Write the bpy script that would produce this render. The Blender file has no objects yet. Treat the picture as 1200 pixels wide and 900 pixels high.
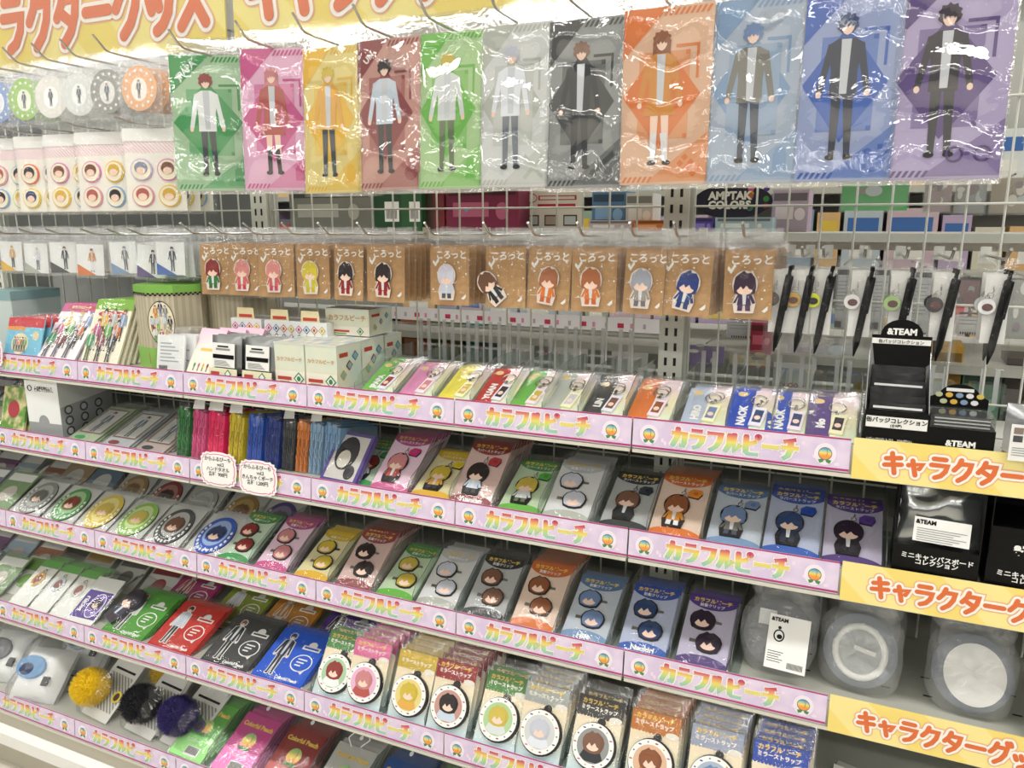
import bpy, math, random
from mathutils import Vector, Matrix, noise
rnd = random.Random(7)
R = math.radians
sc = bpy.context.scene
COL = sc.collection
# ------------------------------------------------------------------ camera, world, exposure
cam = bpy.data.cameras.new('camera'); cam.sensor_width = 36; cam.lens = 900 / 1200 * 36; cam.clip_start = .02
camo = bpy.data.objects.new('camera', cam); COL.objects.link(camo)
camo.location = (.285, -1.34, 1.26); camo.rotation_euler = (R(90 - 11.73), 0, R(23.9))
sc.camera = camo
w = bpy.data.worlds.new('world'); sc.world = w; w.use_nodes = True
w.node_tree.nodes['Background'].inputs[0].default_value = (.95, .97, 1, 1)
w.node_tree.nodes['Background'].inputs[1].default_value = .12
sc.view_settings.view_transform = 'Standard'; sc.view_settings.look = 'None'
sc.view_settings.gamma = 1; sc.view_settings.use_curve_mapping = False
sc.view_settings.exposure = -0.1
sc.cycles.transparent_max_bounces = 40; sc.cycles.max_bounces = 6
LAMP = 19.5
# ------------------------------------------------------------------ materials
def lin(h):
    h = h.lstrip('#'); c = [int(h[i:i + 2], 16) / 255 for i in (0, 2, 4)]
    return tuple(x / 12.92 if x < .04045 else ((x + .055) / 1.055) ** 2.4 for x in c) + (1,)
_M = {}
def mat(h, rough=.5, metal=0, spec=.5, name=None):
    k = (h, rough, metal, spec)
    if k in _M: return _M[k]
    m = bpy.data.materials.new(name or 'paint_' + h.strip('#')); m.use_nodes = True
    b = m.node_tree.nodes['Principled BSDF']
    b.inputs['Base Color'].default_value = lin(h); b.inputs['Roughness'].default_value = rough
    b.inputs['Metallic'].default_value = metal; b.inputs['Specular IOR Level'].default_value = spec
    _M[k] = m; return m
def nodes(name):
    m = bpy.data.materials.new(name); m.use_nodes = True; nt = m.node_tree
    return m, nt, nt.nodes, nt.links
def clear(name, tint='#ffffff', milk=.05, rough=.06, bump=.5, scale=45, refl=.9, base=.05):
    """clear plastic film: see-through with a wrinkled gloss and a little milkiness"""
    m, nt, n, l = nodes(name)
    for x in list(n):
        if x.type != 'OUTPUT_MATERIAL': n.remove(x)
    out = n['Material Output']
    tr = n.new('ShaderNodeBsdfTransparent'); tr.inputs[0].default_value = lin(tint)
    gl = n.new('ShaderNodeBsdfGlossy'); gl.inputs['Roughness'].default_value = rough
    df = n.new('ShaderNodeBsdfDiffuse'); df.inputs[0].default_value = (.9, .92, .93, 1)
    lw = n.new('ShaderNodeLayerWeight'); lw.inputs[0].default_value = .5
    fr = n.new('ShaderNodeMath'); fr.operation = 'POWER'; fr.inputs[1].default_value = 4.0; l.new(lw.outputs['Facing'], fr.inputs[0])
    ma = n.new('ShaderNodeMath'); ma.operation = 'MULTIPLY_ADD'; ma.inputs[1].default_value = refl; ma.inputs[2].default_value = base
    ma.use_clamp = True
    tc = n.new('ShaderNodeTexCoord'); nz = n.new('ShaderNodeTexNoise'); nz.inputs['Scale'].default_value = scale
    nz.inputs['Detail'].default_value = 3; nz.inputs['Distortion'].default_value = 1.2
    bp = n.new('ShaderNodeBump'); bp.inputs['Strength'].default_value = bump; bp.inputs['Distance'].default_value = .004
    l.new(tc.outputs['Object'], nz.inputs['Vector']); l.new(nz.outputs[0], bp.inputs['Height'])
    l.new(bp.outputs[0], gl.inputs['Normal']); l.new(bp.outputs[0], lw.inputs['Normal'])
    l.new(fr.outputs[0], ma.inputs[0])
    mx = n.new('ShaderNodeMixShader'); l.new(ma.outputs[0], mx.inputs[0]); l.new(tr.outputs[0], mx.inputs[1]); l.new(gl.outputs[0], mx.inputs[2])
    m2 = n.new('ShaderNodeMixShader'); m2.inputs[0].default_value = milk; l.new(mx.outputs[0], m2.inputs[1]); l.new(df.outputs[0], m2.inputs[2])
    l.new(m2.outputs[0], out.inputs[0]); return m
def grad(name, stops, z0, z1, axis=2, rough=.4):
    """flat print whose colour runs along one local axis"""
    m, nt, n, l = nodes(name); b = n['Principled BSDF']; b.inputs['Roughness'].default_value = rough
    tc = n.new('ShaderNodeTexCoord'); sp = n.new('ShaderNodeSeparateXYZ'); mr = n.new('ShaderNodeMapRange')
    mr.inputs[1].default_value = z0; mr.inputs[2].default_value = z1
    cr = n.new('ShaderNodeValToRGB'); e = cr.color_ramp.elements
    while len(e) < len(stops): e.new(.5)
    for i, (p, h) in enumerate(stops): e[i].position = p; e[i].color = lin(h)
    l.new(tc.outputs['Object'], sp.inputs[0]); l.new(sp.outputs[axis], mr.inputs[0]); l.new(mr.outputs[0], cr.inputs[0]); l.new(cr.outputs[0], b.inputs['Base Color'])
    return m
def stripes(name, a, b_, scale, rough=.35, ang=.8):
    m, nt, n, l = nodes(name); b = n['Principled BSDF']; b.inputs['Roughness'].default_value = rough
    tc = n.new('ShaderNodeTexCoord'); mp = n.new('ShaderNodeMapping'); mp.inputs['Rotation'].default_value = (0, ang, 0)
    wv = n.new('ShaderNodeTexWave'); wv.inputs['Scale'].default_value = scale
    cr = n.new('ShaderNodeValToRGB'); cr.color_ramp.elements[0].position = .45; cr.color_ramp.elements[1].position = .55
    cr.color_ramp.elements[0].color = lin(a); cr.color_ramp.elements[1].color = lin(b_)
    l.new(tc.outputs['Object'], mp.inputs[0]); l.new(mp.outputs[0], wv.inputs[0]); l.new(wv.outputs['Fac'], cr.inputs[0]); l.new(cr.outputs[0], b.inputs['Base Color'])
    return m
def speckle(name, a, b_, scale, rough=.5, lo=.45, hi=.6):
    m, nt, n, l = nodes(name); b = n['Principled BSDF']; b.inputs['Roughness'].default_value = rough
    tc = n.new('ShaderNodeTexCoord'); nz = n.new('ShaderNodeTexNoise'); nz.inputs['Scale'].default_value = scale
    cr = n.new('ShaderNodeValToRGB'); cr.color_ramp.elements[0].position = lo; cr.color_ramp.elements[1].position = hi
    cr.color_ramp.elements[0].color = lin(a); cr.color_ramp.elements[1].color = lin(b_)
    l.new(tc.outputs['Object'], nz.inputs[0]); l.new(nz.outputs[0], cr.inputs[0]); l.new(cr.outputs[0], b.inputs['Base Color'])
    return m
BAG = clear('clear_bag', milk=.012, bump=.6, scale=36, base=.042)
BAGW = clear('cloudy_bag', milk=.08, bump=.8, scale=55, rough=.1)
FROST = clear('frosted_bag', milk=.16, bump=1.0, scale=48, rough=.14, base=.1)
SLEEVE = clear('file_sleeve', milk=.01, bump=.5, scale=20, rough=.05, refl=.9, base=.13)
ACRYL = clear('clear_acrylic', milk=.03, bump=0, rough=.03)
PLATE = clear('divider_plastic', tint='#f3f7f6', milk=.03, bump=0, rough=.05)
PEDGE = clear('divider_edge', tint='#6f7676', milk=.15, bump=0, rough=.1)
CHROME = mat('#c9c9c6', .18, 1, name='chrome')
WIRE = mat('#dfe1d8', .35, 0, name='grey_wire')
STEEL = speckle('shelf_steel', '#b6b7ae', '#bdbeb5', 6, .4)
POST = mat('#e3e5da', .4, 0, name='upright_enamel')
DARK = mat('#17181a', .5, name='dark_slot')
WHITE = mat('#f1f1ee', .5, name='white_card')
PAPER = mat('#e2e3e0', .6, name='white_paper')
BLACK = mat('#050506', .42, 0, .22, name='black_print')
RUBK = mat('#1a1515', .5, name='black_rubber')
SKIN = mat('#f3d3c0', .55, name='pale_tone')
GREYT = mat('#8d9090', .6, name='grey_print')
GOLD = mat('#e8c558', .4, name='gold_print')
KRAFT = speckle('kraft_card', '#b58c5c', '#bf9666', 90, .7)
PINKL = speckle('pink_label', '#e9d9ef', '#dccbe8', 28, .22, .4, .6)
MAG = mat('#b13a73', .35, name='magenta_line')
LWHITE = mat('#fbf6ee', .35, name='lettering_edge')
YEL = stripes('yellow_stripe_card', '#f6dd7c', '#f9e79a', 3.2, .3)
YELB = stripes('banner_stripe', '#efd964', '#f4e68b', 1.6, .3)
ORANGE = mat('#e0713a', .4, name='orange_lettering')
PEACHY = mat('#f3b98f', .4, name='lettering_halo')
RAINBOW = grad('rainbow_lettering', [(0, '#9cc8c4'), (.25, '#b5d790'), (.55, '#eddb6e'), (.78, '#eaa06a'), (1, '#c84a78')], 0, .027)
PEACH = grad('peach_emblem', [(0, '#ee8f5a'), (.35, '#f3a24c'), (.6, '#f4dd6a'), (.85, '#8ccad0'), (1, '#5aa8c4')], 0, .012)
PEACHB = grad('peach_print', [(0, '#e98a6a'), (.45, '#f2d76a'), (1, '#7fcf8e')], -.016, .016)
LEAF = mat('#4f8f52', .45, name='leaf_green')
MIRC = grad('pastel_card', [(0, '#d3ecf2'), (.45, '#f6efcf'), (.75, '#f3dfc0'), (1, '#e6b9cd')], 0, .12)
CREAMG = grad('cream_card', [(0, '#d9ecd6'), (.5, '#f6ecc2'), (1, '#f1dbe4')], 0, .1)
# ------------------------------------------------------------------ mesh builder: local x right, z up, front faces -y
class MB:
    def __init__(s): s.v = []; s.f = []; s.mi = []; s.sm = []; s.mats = []
    def m(s, mt):
        if mt not in s.mats: s.mats.append(mt)
        return s.mats.index(mt)
    def add(s, vs, fs, mt, smooth=False):
        b = len(s.v); s.v += [tuple(v) for v in vs]; i = s.m(mt)
        for f in fs: s.f.append([b + k for k in f]); s.mi.append(i); s.sm.append(smooth)
        return s
    def poly(s, pts, y, mt): return s.add([(x, y, z) for x, z in pts], [list(range(len(pts)))], mt)
    def rect(s, x0, x1, z0, z1, y, mt): return s.poly([(x0, z0), (x1, z0), (x1, z1), (x0, z1)], y, mt)
    def ell(s, cx, cz, rx, rz, y, mt, n=18, a0=0):
        return s.poly([(cx + rx * math.cos(a0 + 2 * math.pi * i / n), cz + rz * math.sin(a0 + 2 * math.pi * i / n)) for i in range(n)], y, mt)
    def prism(s, pts, y0, y1, mt, side=None):
        n = len(pts)
        s.poly(pts, y0, mt)
        s.add([(x, y, z) for y in (y0, y1) for x, z in pts], [[i, i + n, (i + 1) % n + n, (i + 1) % n] for i in range(n)], side or mt)
        return s.add([(x, y1, z) for x, z in pts], [list(range(n))[::-1]], side or mt)
    def ellp(s, cx, cz, rx, rz, y0, y1, mt, n=20, side=None):
        return s.prism([(cx + rx * math.cos(2 * math.pi * i / n), cz + rz * math.sin(2 * math.pi * i / n)) for i in range(n)], y0, y1, mt, side)
    def box(s, x0, x1, y0, y1, z0, z1, mt):
        return s.prism([(x0, z0), (x1, z0), (x1, z1), (x0, z1)], y0, y1, mt)
    def zprism(s, pts, z0, z1, mt):     # outline in x,y
        n = len(pts)
        return s.add([(x, y, z) for z in (z0, z1) for x, y in pts],
                     [[i, (i + 1) % n, (i + 1) % n + n, i + n] for i in range(n)] + [list(range(n))[::-1], list(range(n, 2 * n))], mt)
    def xprism(s, pts, x0, x1, mt, side=None):     # outline in y,z
        n = len(pts)
        s.add([(x, y, z) for x in (x0, x1) for y, z in pts], [list(range(n)), list(range(n, 2 * n))[::-1]], mt)
        return s.add([(x, y, z) for x in (x0, x1) for y, z in pts], [[i, (i + 1) % n, (i + 1) % n + n, i + n] for i in range(n)], side or mt)
    def tube(s, path, r, mt, n=6, close=False):
        P = [Vector(p) for p in path]; k = len(P); vs = []; fs = []
        for i, p in enumerate(P):
            a = P[(i - 1) % k] if (i or close) else P[0]; b = P[(i + 1) % k] if (i < k - 1 or close) else P[-1]
            t = (b - a).normalized(); u = t.cross(Vector((.31, .17, .93)))
            if u.length < .05: u = t.cross(Vector((1, 0, 0)))
            u.normalize(); q = t.cross(u); rr = r[i] if isinstance(r, (list, tuple)) else r
            vs += [p + (u * math.cos(2 * math.pi * j / n) + q * math.sin(2 * math.pi * j / n)) * rr for j in range(n)]
        for i in range(k if close else k - 1):
            c = ((i + 1) % k) * n
            fs += [[i * n + j, i * n + (j + 1) % n, c + (j + 1) % n, c + j] for j in range(n)]
        s.add(vs, fs, mt, True)
        if not close: s.add([vs[j] for j in range(n)][::-1] + vs[-n:], [list(range(n)), list(range(n, 2 * n))], mt)
        return s
    def ring(s, c, r, t, mt, n=16, ax='y', m=6):
        c = Vector(c); f = {'y': lambda a: Vector((math.cos(a), 0, math.sin(a))), 'x': lambda a: Vector((0, math.cos(a), math.sin(a))), 'z': lambda a: Vector((math.cos(a), math.sin(a), 0))}[ax]
        return s.tube([c + f(2 * math.pi * i / n) * r for i in range(n)], t, mt, m, True)
    def pillow(s, x0, x1, z0, z1, d, mt, nx=8, nz=10, jig=.0012, seed=0, back=.0008, ripple=0):
        """a film bag: a bulging wrinkled front sheet and a flat back sheet joined at the rim"""
        vs = []; fs = []
        for j in range(nz + 1):
            for i in range(nx + 1):
                a = i / nx; b = j / nz; e = min(1, 4.5 * min(a, 1 - a), 4.5 * min(b, 1 - b))
                k = noise.noise((a * 3.1 + seed * 7.7, b * 3.7 + seed * 3.3, seed))
                k2 = noise.noise((a * 7 + seed, b * 8, seed * 2.1))
                rp = ripple * e * math.sin(2 * math.pi * (b * (2.1 + .5 * math.sin(seed * 1.9)) + .22 * k + seed * .37 + .25 * a))
                vs.append((x0 + (x1 - x0) * a + k2 * jig * .8, rp - d * math.sqrt(max(e, 0)) - (k * jig * 1.6 + k2 * jig) * (.3 + e), z0 + (z1 - z0) * b + k * jig))
        W = nx + 1
        for j in range(nz):
            for i in range(nx): fs.append([j * W + i, j * W + i + 1, (j + 1) * W + i + 1, (j + 1) * W + i])
        s.add(vs, fs, mt, True)
        s.add([vs[0], vs[nx], vs[nz * W + nx], vs[nz * W]] + [(x, back, z) for x, z in ((x0, z0), (x1, z0), (x1, z1), (x0, z1))],
              [[7, 6, 5, 4], [0, 4, 5, 1], [2, 6, 7, 3]], mt)
        return s
    def mesh(s, name):
        me = bpy.data.meshes.new(name); me.from_pydata(s.v, [], s.f)
        for x in s.mats: me.materials.append(x)
        me.polygons.foreach_set('material_index', s.mi); me.polygons.foreach_set('use_smooth', s.sm); me.update()
        return me
    def build(s, name, parent=None, loc=(0, 0, 0), rot=(0, 0, 0)): return put(name, s.mesh(name), parent, loc, rot)
def put(name, me, parent=None, loc=(0, 0, 0), rot=(0, 0, 0), scale=None):
    o = bpy.data.objects.new(name, me); COL.objects.link(o); o.parent = parent; o.location = loc; o.rotation_euler = rot
    if scale: o.scale = scale
    return o
def tag(o, label, cat, group=None, kind=None):
    o['label'] = label; o['category'] = cat
    if group: o['group'] = group
    if kind: o['kind'] = kind
    return o
def thing(name, label, cat, loc=(0, 0, 0), rot=(0, 0, 0), group=None):
    o = put(name, None, None, loc, rot); o.empty_display_size = .02
    return tag(o, label, cat, group)
def struct(o): o['kind'] = 'structure'; return o
_T = {}
def text(body, size, mt, bold=0.0, align='CENTER', space=1.0):
    """flat lettering as a mesh on the x,z plane"""
    k = (body, size, mt.name, bold, align, space)
    if k not in _T:
        c = bpy.data.curves.new('lettering', 'FONT'); c.body = body; c.size = size; c.offset = bold * size; c.align_x = align
        c.resolution_u = 2; c.space_character = space; c.space_line = 1.05 if chr(10) in body and body.startswith('から') else .85
        o = bpy.data.objects.new('lettering', c); COL.objects.link(o)
        me = bpy.data.meshes.new_from_object(o.evaluated_get(bpy.context.evaluated_depsgraph_get()))
        bpy.data.objects.remove(o); bpy.data.curves.remove(c)
        me.transform(Matrix.Rotation(R(90), 4, 'X')); me.materials.clear(); me.materials.append(mt); me.name = 'lettering'
        _T[k] = me
    return _T[k]
# fat rounded lettering drawn from strokes
_KU = [[(.38, .98), (.28, .72), (.06, .48)], [(.35, .8), (.88, .8), (.8, .48), (.6, .2), (.3, 0)]]
_DK = [[(.86, 1.1), (.92, .95)], [(1.02, 1.12), (1.08, .98)]]
GL = {'キ': [[(.12, .70), (.88, .78)], [(.06, .38), (.94, .46)], [(.42, .98), (.60, .02)]],
      'ャ': [[(.12, .48), (.85, .58), (.68, .35)], [(.32, .72), (.5, .02)]],
      'ラ': [[(.2, .92), (.8, .92)], [(.1, .62), (.9, .62), (.82, .35), (.6, .12), (.32, .02)]],
      'ク': _KU, 'タ': _KU + [[(.32, .52), (.66, .36)]], 'ー': [[(.05, .5), (.95, .5)]], 'グ': _KU + _DK,
      'ッ': [[(.12, .55), (.2, .36)], [(.42, .6), (.48, .4)], [(.88, .58), (.8, .3), (.6, .1), (.36, 0)]],
      'ズ': [[(.12, .86), (.82, .86), (.62, .48), (.06, .02)], [(.56, .42), (.9, .05)]] + _DK,
      'カ': [[(.06, .7), (.9, .7), (.86, .2), (.78, .04), (.6, .06)], [(.42, .98), (.38, .5), (.08, .02)]],
      'フ': [[(.08, .88), (.9, .88), (.82, .5), (.6, .2), (.22, 0)]],
      'ル': [[(.28, .92), (.26, .4), (.04, .03)], [(.58, .96), (.58, .05), (.96, .42)]],
      'ピ': [[(.15, .96), (.15, .12), (.28, .03), (.88, .03)], [(.15, .5), (.74, .66)], [(.9 + .11 * math.cos(R(a)), .93 + .11 * math.sin(R(a))) for a in range(0, 361, 40)]],
      'チ': [[(.78, .98), (.16, .86)], [(.04, .56), (.96, .56)], [(.54, .9), (.54, .45), (.4, .14), (.14, 0)]]}
def strokes(mb, s, x0, z0, cw, h, r, y, mt, square=False, n=6):
    for i, ch in enumerate(s):
        for si, st in enumerate(GL[ch]):
            P = [Vector((x0 + (i + .06 + .84 * px) * cw, z0 + pz * h)) for px, pz in st]
            D = [(b - a).normalized() for a, b in zip(P, P[1:])]; N = []
            for k in range(len(P)):
                d0, d1 = D[max(0, k - 1)], D[min(k, len(D) - 1)]
                m = (Vector((-d0.y, d0.x)) + Vector((-d1.y, d1.x))); m.normalize()
                N.append(m * min(1.45, 1 / max(.3, m.dot(Vector((-d1.y, d1.x))))))
            yy = y - si * 4e-5; loop = (P[0] - P[-1]).length < 1e-6
            if loop: N[0] = N[-1] = (N[0] + N[-1]).normalized()
            r_full, r = r, (r * .72 if loop and square else r)
            if square: N = [Vector((v.x * 1.3, v.y * .82)) for v in N]
            for k in range(len(P) - 1):
                q = [P[k] - N[k] * r, P[k + 1] - N[k + 1] * r, P[k + 1] + N[k + 1] * r, P[k] + N[k] * r]
                mb.poly([(v.x, v.y) for v in q], yy, mt)
            r = r_full
            for p, d in ((P[0], -D[0]), (P[-1], D[-1])):
                e = Vector((-d.y, d.x))
                if square and (P[0] - P[-1]).length > 1e-6: mb.poly([(v.x, v.y) for v in (p + e * r, p + e * r + d * r * .55, p - e * r + d * r * .55, p - e * r)], yy, mt)
                elif not square and (P[0] - P[-1]).length > 1e-6: mb.poly([(v.x, v.y) for v in [p + (e * math.cos(math.pi * k / n) + d * math.sin(math.pi * k / n)) * r for k in range(n + 1)]], yy, mt)
# plain faceless figures: colour areas only
def figure(mb, cx, z0, h, hair, top, bot, y, edge=None, leg=.46, skirt=False):
    def shapes(g, hr, tp, bt, sk, sh, inn):
        for s in (-1, 1):
            a = cx + s * h * .038; c = cx + s * h * (.05 + .012 * s)
            mb.poly([(c - h * .02 - g, z0 + h * .03), (c + h * .02 + g, z0 + h * .03), (a + h * .033 + g, z0 + h * leg), (a - h * .033 - g, z0 + h * leg)], y, sk if skirt else bt)
            if skirt: mb.poly([(c - h * .02 - g, z0 + h * .03), (c + h * .02 + g, z0 + h * .03), (a + h * .026 + g, z0 + h * .24), (a - h * .026 - g, z0 + h * .24)], y - .00005, bt)
            mb.ell(c + s * h * .008, z0 + h * .02, h * .034 + g, h * .02 + g, y - .0001, sh, 10)
            p = [(cx + s * (h * .135 - g), z0 + h * .46 - g), (cx + s * (h * .175 + g), z0 + h * .47 - g), (cx + s * (h * .115 + g), z0 + h * .79 + g), (cx + s * (h * .07 - g), z0 + h * .77 + g)]
            mb.poly(p[::s], y - .0001, tp); mb.ell(cx + s * h * .157, z0 + h * .45, h * .019 + g, h * .024 + g, y - .00015, sk, 8)
        mb.poly([(cx - h * .088 - g, z0 + h * .43 - g), (cx + h * .088 + g, z0 + h * .43 - g), (cx + h * .085, z0 + h * .6), (cx + h * .118 + g, z0 + h * .78), (cx + h * .05, z0 + h * .82 + g), (cx - h * .05, z0 + h * .82 + g), (cx - h * .118 - g, z0 + h * .78), (cx - h * .085, z0 + h * .6)], y - .0002, tp)
        if skirt: mb.poly([(cx - h * .13 - g, z0 + h * .37 - g), (cx + h * .13 + g, z0 + h * .37 - g), (cx + h * .07, z0 + h * .56), (cx - h * .07, z0 + h * .56)], y - .00025, tp)
        if inn: mb.poly([(cx - h * .022, z0 + h * .45), (cx + h * .026, z0 + h * .45), (cx + h * .032, z0 + h * .815), (cx - h * .032, z0 + h * .815)], y - .0003, inn)
        q = h * .074 + g
        if skirt: mb.poly([(cx - q * .95, z0 + h * .74), (cx + q * .95, z0 + h * .74), (cx + q * .9, z0 + h * .92), (cx - q * .9, z0 + h * .92)], y - .0001, hr)
        mb.poly([(cx + a * q, z0 + h * .915 + b * q) for a, b in ((-.5, -.8), (.5, -.8), (.86, -.45), (.98, -.1), (.8, .1), (.94, .42), (.6, .6), (.55, .9), (.2, .8), (-.08, 1.04), (-.3, .8), (-.7, .82), (-.72, .5), (-.98, .3), (-.84, 0), (-.96, -.35))], y - .0003, hr)
        if inn:
            mb.poly([(cx + a * q, z0 + h * .9 + b * q) for a, b in ((0, -.82), (.3, -.66), (.52, -.3), (.54, .1), (-.54, .1), (-.52, -.3), (-.3, -.66))], y - .0004, sk)
            mb.poly([(cx + a * q, z0 + h * .9 + b * q) for a, b in ((-.66, -.3), (-.46, -.06), (-.34, -.2), (-.14, .1), (.04, -.16), (.2, .08), (.38, -.14), (.5, -.02), (.66, -.3), (.7, .3), (.4, .7), (-.4, .7), (-.7, .3))], y - .0005, hr)
    if edge: shapes(h * .02, edge, edge, edge, edge, edge, None); y -= .0006
    shapes(0, hair, top, bot, SKIN, RUBK, mat('#c9cdd4', .5))
def chibi(mb, cx, z0, h, hair, top, bot, y, t=.003, edge=RUBK, side=None, sx=1.0, ang=0):
    """thick flat keyring doll without features: rim plate, then raised colour areas"""
    b = MB(); g = h * .035; r = h * .29 * sx
    b.ellp(0, h * .68, r + g, h * .31 + g, -t, 0, edge, 22, side)
    b.prism([(-h * .2 - g, -g), (h * .2 + g, -g), (h * .25 + g, h * .22), (h * .16 + g, h * .48), (-h * .16 - g, h * .48), (-h * .25 - g, h * .22)], -t, 0, edge, side)
    for s in (-1, 1):
        b.prism([(s * h * .1 - h * .06, .02 * h), (s * h * .1 + h * .06, .02 * h), (s * h * .085 + h * .06, h * .2), (s * h * .085 - h * .06, h * .2)], -t - .0006, -t, bot)
        b.prism([(s * h * .24 - h * .035, h * .2), (s * h * .24 + h * .035, h * .22), (s * h * .15 + h * .03, h * .42), (s * h * .13 - h * .03, h * .42)][::s], -t - .0005, -t, top)
    b.prism([(-h * .17, h * .16), (h * .17, h * .16), (h * .13, h * .44), (-h * .13, h * .44)], -t - .0007, -t, top)
    b.prism([(-h * .03, h * .18), (h * .04, h * .18), (h * .05, h * .44), (-h * .05, h * .44)], -t - .0009, -t - .0007, mat('#d9dbde', .5))
    b.prism([(-r, h * .62), (-r * .92, h * .46), (-r * .55, h * .42), (r * .55, h * .42), (r * .92, h * .46), (r, h * .62), (r * .9, h * .84), (r * .5, h * .97), (r * .12, h * .95), (-r * .1, h * 1.02), (-r * .4, h * .96), (-r * .85, h * .86)], -t - .0006, -t, hair)
    b.ellp(0, h * .545, r * .7, h * .125, -t - .001, -t - .0006, SKIN, 18)
    b.prism([(-r * .95, h * .5), (-r * .62, h * .54), (-r * .34, h * .63), (-r * .12, h * .555), (r * .16, h * .65), (r * .42, h * .565), (r * .66, h * .55), (r * .95, h * .5), (r * .9, h * .8), (-r * .9, h * .8)], -t - .0014, -t - .0006, hair)
    c, s_ = math.cos(ang), math.sin(ang); base = len(mb.v)
    for f, mi, sm in zip(b.f, b.mi, b.sm): mb.f.append([k + base for k in f]); mb.mi.append(mb.m(b.mats[mi])); mb.sm.append(sm)
    mb.v += [(cx + x * c + z * s_, y + yy, z0 - x * s_ + z * c) for x, yy, z in b.v]
def head(mb, cx, cz, r, hair, y, t=.003, edge=RUBK, tilt=0):
    o = [(1.08, -.25), (.86, -.78), (.3, -.98), (-.3, -.98), (-.86, -.78), (-1.08, -.25), (-1.1, .2), (-.9, .62), (-.55, .84), (-.28, 1.06), (-.05, .9), (.3, 1.0), (.6, .84), (.92, .6), (1.12, .2)]
    P = lambda f: [(cx + a * r * f, cz + b * r * f) for a, b in o][::-1]
    mb.prism(P(1.0), y - t, y, edge); mb.prism(P(.88), y - t - .0006, y - t, hair)
    mb.ellp(cx + tilt, cz - r * .34, r * .64, r * .42, y - t - .001, y - t - .0006, SKIN, 16)
    mb.prism([(cx - r * .86, cz - r * .5), (cx - r * .58, cz - r * .42), (cx - r * .36, cz - r * .06), (cx - r * .1, cz - r * .34), (cx + r * .18, cz + r * .02), (cx + r * .42, cz - r * .3), (cx + r * .62, cz - r * .38), (cx + r * .86, cz - r * .5), (cx + r * .8, cz + r * .4), (cx - r * .8, cz + r * .4)], y - t - .0014, y - t - .0006, hair)
def sprint(h): return mat(h, .45)
# eleven colour families, in the order they hang and lie in the racks
FAM = [  # name, pale, deep, header, hair, top, bottom, charm
    ('green', '#a8c9a4', '#3f9a55', '#3a8a4c', '#8e2f2b', '#e8ecec', '#3b3f46', '#2f8a45'),
    ('pink', '#e3b3d0', '#c9568f', '#a8477f', '#c98487', '#b4544c', '#2e2a2c', '#c2286c'),
    ('yellow', '#e0cf86', '#e5b83c', '#d2b230', '#cdb53f', '#e0aa4e', '#3a4048', '#d8c22c'),
    ('red', '#c39388', '#8a3d3f', '#8a2f30', '#2c2324', '#c8d4e2', '#3a3b3c', '#b52430'),
    ('lime green', '#aacb94', '#6db84a', '#4f8f4c', '#c9b44a', '#d3d8d8', '#5f7050', '#4fae38'),
    ('white', '#cfd2d2', '#b4b9b0', '#b9bcc0', '#c3c6d2', '#dfe4ec', '#6a7280', '#8c90a0'),
    ('dark grey', '#8f9292', '#3c3f3f', '#232526', '#7a5440', '#22262c', '#22262c', '#2c3440'),
    ('orange', '#dcb598', '#d9762f', '#c2622a', '#8a5230', '#d08a30', '#e4e6ea', '#d98428'),
    ('pale blue', '#a9b6c8', '#7e9cc0', '#54749c', '#7088b0', '#7e7c76', '#4a5160', '#7486a8'),
    ('blue', '#97a5cc', '#3c62b4', '#27489c', '#2f4470', '#2c3448', '#363a48', '#2446a0'),
    ('purple', '#aea2c8', '#57407f', '#4c3084', '#2e2034', '#2a2430', '#262630', '#5a3494')]
ORD = ['first', 'second', 'third', 'fourth', 'fifth', 'sixth', 'seventh', 'eighth', 'ninth', 'tenth', 'eleventh', 'twelfth', 'thirteenth', 'fourteenth', 'fifteenth', 'sixteenth', 'seventeenth']
# shelf tiers: front edge y, rail top z
RL = {1: (-.256, .98), 2: (-.259, .805), 3: (-.262, .603), 4: (-.313, .40), 5: (-.361, .20)}
TN = {1: 'top shelf', 2: 'second shelf', 3: 'third shelf', 4: 'fourth shelf', 5: 'bottom shelf'}
BT = .010        # shelf board lies this far below the rail top
# ------------------------------------------------------------------ the room: floor, ceiling, ceiling lamps
FLOOR = speckle('floor_vinyl', '#cfc9bb', '#d8d3c7', 9, .25)
struct(MB().box(-7, 7, -12, 7, -.05, 0, FLOOR).build('floor'))['label'] = 'pale beige vinyl shop floor'
struct(MB().box(-7, 7, -12, 7, 2.8, 2.85, mat('#e9e9e6', .8)).build('ceiling'))['label'] = 'white shop ceiling above the aisles'
EM, nt_, n_, l_ = nodes('lamp_diffuser')
e_ = n_.new('ShaderNodeEmission'); e_.inputs[0].default_value = (1, .985, .95, 1); e_.inputs[1].default_value = LAMP
l_.new(e_.outputs[0], n_['Material Output'].inputs[0])
hm = MB().box(-.75, .75, -.19, .19, .0, .05, mat('#dddddd', .5)).mesh('housing')
dm = MB(); dm.add([(-.72, -.11, -.002), (.72, -.11, -.002), (.72, .11, -.002), (-.72, .11, -.002)], [[0, 3, 2, 1]], EM); dm = dm.mesh('diffuser')
for y in (-10.1, -7.8, -5.5, -3.2, -.95, 1.4, 3.7):
    for i in range(6):
        t = thing('ceiling_lamp', 'long white fluorescent ceiling lamp in its row over the aisle', 'lamp', (-5.25 + 2.1 * i, y, 2.74), group='ceiling lamps over the aisles')
        put('housing', hm, t); put('diffuser', dm, t)
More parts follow.
